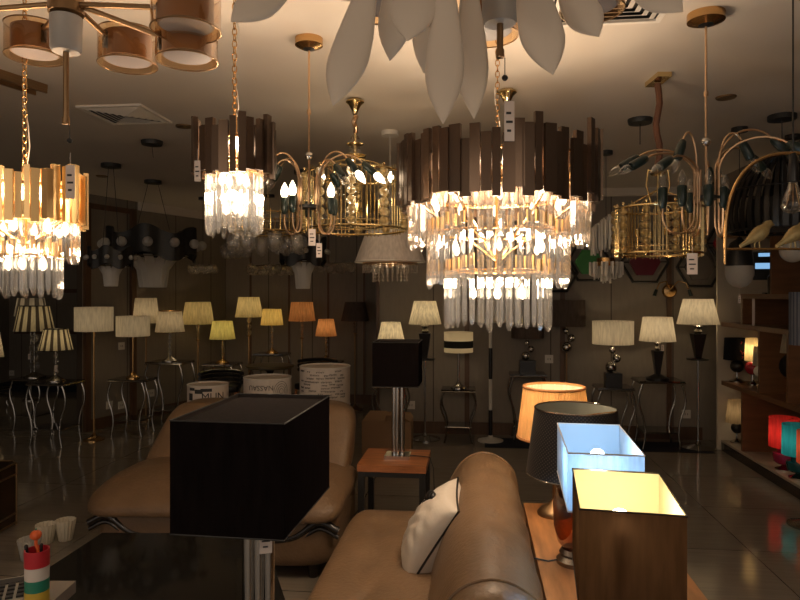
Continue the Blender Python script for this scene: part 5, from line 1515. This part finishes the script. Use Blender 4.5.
# ------------------------------------------------------------------ near left: coffee table, desk things, floor things
def near_left():
    h = .45
    poly = [W(-1.42, 1.80), W(-1.31, 2.86), W(-.60, 2.85), Vector((-.61, 2.1, 0)), Vector((-.61, 1.72, 0))]
    c = sum(poly, Vector((0, 0, 0))) / 5
    t = thing('coffee_table', 'black glass coffee table carrying the big black box lamp', 'table', (c.x, c.y, 0))
    lo = [(q.x - c.x, q.y - c.y, h - .018) for q in poly]; hi = [(q.x - c.x, q.y - c.y, h) for q in poly]
    MB().add(lo + hi, [tuple(range(5)), tuple(range(9, 4, -1))] + [(i, (i + 1) % 5, 5 + (i + 1) % 5, 5 + i) for i in range(5)]).build('glass_top', 'glassblack', t, False)
    for q in poly[:3] + [poly[4]]:
        d = (q - c) * .9
        MB().lathe([(.028, 0), (.022, h - .018)], 14, (d.x, d.y, 0)).build('leg', 'blackwood', t)
    # desk at the corner
    dh = .75
    a = W(-1.55, .95); b = W(-.86, .95); e = W(-.80, 1.70); g = W(-1.62, 1.70)
    c = (a + b + e + g) / 4
    t = thing('desk', 'white-topped desk corner holding the calculator and pen cup', 'desk', (c.x, c.y, 0), TH)
    MB().box((0, 0, dh - .015), (.72, .75, .03)).build('desk_top', 'desktop', t, False)
    for x in (-.33, .33):
        for y in (-.34, .34): MB().box((x, y, (dh - .03) / 2), (.04, .04, dh - .03)).build('leg', 'blackmetal', t, False)
    # pen cup
    Z = 1.56; p = W((37 - 400) / F * Z, Z, dh); k = Z / F
    t = thing('pen_cup', 'striped red, white and green pen cup on the desk corner', 'pen cup', p)
    r = 11.2 * k; H = HZ(549, Z) - dh
    bands = [('cupyellow', 0, .30), ('cupgreen', .30, .50), ('cupwhite', .50, .72), ('cupred', .72, 1.0)]
    for i, (mm, f0, f1) in enumerate(bands):
        if i < 3: MB().lathe([(r, H * f0), (r, H * f1)], 28).build('band', mm, t, label=mm[3:] + ' band')
        else: MB().lathe([(r, H * f0), (r * 1.03, H * f0), (r * 1.03, H), (r * .93, H), (r * .93, H * f0 + .001)], 28, cap=False).build('band', mm, t, label='red band')
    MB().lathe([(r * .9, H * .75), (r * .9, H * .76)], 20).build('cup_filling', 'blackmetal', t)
    o = thing('pen', 'pen topped with an orange pumpkin ball, in the pen cup', 'pen', p + Vector((.001, .0, H * .76)))
    MB().tube([(0, 0, 0), (.003, 0, .03), (-.004, 0, .045), (-.003, 0, .055)], .004, 8).build('shaft', 'orangeplastic', o)
    m = MB(); hd = []
    for i in range(9):
        v = -PI / 2 + PI * i / 8
        hd.append((max(.0128 * math.cos(v), .0005), .0118 * math.sin(v)))
    m.lathe(hd, 40, (-.004, 0, .0665), pleat=.05, cnt=8, cap=False); m.build('pumpkin', 'orangeplastic', o, label='orange pumpkin ball')
    MB().tube([(-.004, 0, .077), (-.003, 0, .082)], .0015, 6).build('stalk', 'cupgreen', o)
    for (dx, lab, hh, r2) in ((.012, 'black pen beside the pumpkin pen in the cup', .046, .0035), (-.021, 'thick black marker leaning at the cup rim', .04, .0045)):
        q = MB().tube([(0, 0, 0), (dx * .2, 0, hh)], r2, 10).ball((dx * .2, 0, hh), r2, 10, 6).build('pen', 'black', None, True, p + Vector((dx, -.004, H * .76)))
        tag(q, lab, 'pen')
    # papers, calculator and a dark notebook
    q = W(-.99, 1.50, dh); o = MB().box((0, 0, .001), (.21, .30, .002)).build('paper_sheet', 'paper', None, False, q, TH + .1); tag(o, 'white paper sheet on the desk under the calculator', 'paper')
    q = W((6 - 400) / F * 1.6, 1.6, dh + .002)
    t = thing('calculator', 'grey desk calculator with dark keys lying on the white paper', 'calculator', q, TH + .45)
    MB().box((0, 0, .010), (.105, .15, .02)).build('body', 'calcgrey', t, False)
    MB().box((0, .048, .021), (.085, .03, .003)).build('display', 'calcdark', t, False)
    pr = None
    for i in range(4):
        for j in range(4):
            loc = (-.034 + .0227 * i, .018 - .024 * j, .0225)
            if pr is None: pr = MB().box((0, 0, 0), (.016, .014, .005)).build('key', 'calcdark', t, False, loc)
            else: cp(pr, t, loc)
    q = W((24 - 400) / F * 1.66, 1.66, dh); o = MB().box((0, 0, .006), (.05, .05, .012)).build('notepad', 'navy', None, False, q, TH + .3); tag(o, 'small dark notepad between the calculator and the pen cup', 'notepad')
    # dark glass case on the floor at the frame edge
    pts = PH(16, 540, 0)
    t = thing('display_case', 'low brown glass case with gold edges at the picture edge', 'case', (pts.x - .36, pts.y + .08, 0), .12)
    hh = .40; s = .2
    oc = [(s * .98 * x, s * y) for x, y in ((-1, -.7), (-.7, -1), (.7, -1), (1, -.7), (1, .7), (.7, 1), (-.7, 1), (-1, .7))]
    v = [(x, y, z) for z in (.02, hh) for x, y in oc]
    MB().add(v, [tuple(range(7, -1, -1)), tuple(range(8, 16))] + [(i, (i + 1) % 8, 8 + (i + 1) % 8, 8 + i) for i in range(8)]).build('body', 'casebrown', t, False)
    m = MB()
    for z in (.02, .08, hh - .07, hh): m.tube([(x * 1.005, y * 1.005, z) for x, y in oc], .006, 6, closed=True)
    for x, y in oc: m.tube([(x * 1.005, y * 1.005, 0), (x * 1.005, y * 1.005, hh)], .006, 6)
    m.build('edge_frame', 'bronze', t)
    # ribbed glass bowls on the floor
    for (px, py, w, hgt, lab) in ((47.5, 543, .105, .115, 'ribbed cream glass shade on the floor, one of the touching pair'), (64, 540, .105, .125, 'ribbed cream glass shade on the floor, taller of the touching pair'), (31, 560, .11, .12, 'ribbed clear glass shade on the floor, half behind the pen cup')):
        q = PH(px + (1.6 if py == 540 else -1.6), py, 0); o = MB().lathe([(w * .32, 0), (w * .36, .004), (w * .55, hgt), (w * .53, hgt), (w * .34, .008)], 96, pleat=.05, cnt=16, cap=True).build('ribbed_shade', 'ribcream' if px > 40 else 'frostglass', None, True, (q.x, q.y, 0), 0, ang=70)
        tag(o, lab, 'glass shade')
M['desktop'] = principled('white_desk', (.20, .17, .15), .4)
M['cupred'] = principled('cup_red', (.45, .02, .03), .4); M['cupwhite'] = principled('cup_white', (.6, .55, .5), .4); M['cupgreen'] = principled('cup_green', (.02, .20, .13), .4); M['cupyellow'] = principled('cup_yellow', (.55, .38, .05), .4)
M['orangeplastic'] = principled('orange_plastic', (.7, .12, .03), .35); M['calcgrey'] = principled('calculator_grey', (.30, .28, .24), .4); M['calcdark'] = principled('calculator_dark', (.02, .02, .022), .4)
M['casebrown'] = principled('brown_glass', (.035, .018, .008), .1); M['ribcream'] = principled('ribbed_cream_glass', (.75, .67, .52), .25)
near_left()

# ------------------------------------------------------------------ groups of repeats
GROUPS = {'side_table': 'display tables under the lamps', 'wall_socket': 'white sockets and switches on the walls', 'hexagon_wall_light': 'hexagon lights on the back wall',
          'ruffle_pendant': 'black ruffled pendants', 'glass_cluster_pendant': 'glass ball pendants in the gloom', 'arm_chandelier': 'curved copper arm chandeliers', 'cage_chandelier': 'gold cage chandeliers',
          'crystal_chandelier': 'plate and crystal chandeliers', 'drum_chandelier': 'amber drum chandeliers', 'downlight': 'recessed ceiling downlights', 'ceiling_rose': 'black ceiling roses',
          'ceiling_vent': 'square ceiling vents', 'ribbed_shade': 'ribbed glass shades on the floor', 'chair': 'black chairs at the round table', 'pen': 'pens in the cup', 'sofa': 'tan leather sofas'}
for o in list(COL.objects):
    if o.parent or 'category' not in o.keys() or 'group' in o.keys(): continue
    k = o.name.split('.')[0]; lb = o['label']
    if k in GROUPS: o['group'] = GROUPS[k]
    elif k in ('table_lamp', 'floor_lamp'):
        if any(q in lb for q in ('plinth', 'shelf', ' bay', 'partition')): o['group'] = 'lamps on the shelving'
        elif 'printed' in lb or 'handwriting' in lb: o['group'] = 'printed drum lamps behind the sofa'
        elif 'end of the wooden table' in lb or 'dotted' in lb or 'on the wooden table' in lb: o['group'] = 'lamps on the long wooden table'
        elif 'box-shade' in lb or 'cube-shade' in lb: o['group'] = 'black box-shade lamps'
        elif 'blue-grey' not in lb: o['group'] = 'lamps displayed along the walls'

# ------------------------------------------------------------------ camera, world, view
cd = bpy.data.cameras.new('camera'); cam = bpy.data.objects.new('camera', cd); COL.objects.link(cam)
cam.location = (0, 0, EYE); cam.rotation_euler = (PI / 2, 0, TH)
cd.sensor_width = 36; cd.lens = 36 * F / 800; cd.shift_y = (HOR - 300) / 800; cd.clip_start = .05
SC.camera = cam
w = bpy.data.worlds.new('world'); SC.world = w; w.use_nodes = True
bg = w.node_tree.nodes['Background']; bg.inputs[0].default_value = (1, .84, .70, 1); bg.inputs[1].default_value = .38
for x in (-1.6, 1.2):  # unseen lights added behind the camera to brighten the petals and near things
    d = bpy.data.lights.new('rear_fill_light', 'POINT'); d.energy = 14; d.color = (1, .80, .60); d.shadow_soft_size = .15
    o = bpy.data.objects.new('rear_fill_light', d); COL.objects.link(o); o.location = (x, -1.0, 2.25)
SC.view_settings.view_transform = 'Standard'; SC.view_settings.look = 'None'; SC.view_settings.gamma = 1; SC.view_settings.use_curve_mapping = False
SC.view_settings.exposure = 0.5
SC.cycles.max_bounces = 10; SC.cycles.transmission_bounces = 8; SC.cycles.transparent_max_bounces = 24; SC.cycles.diffuse_bounces = 3; SC.cycles.glossy_bounces = 4
SC.cycles.sample_clamp_indirect = 4.0; SC.cycles.use_denoising = True
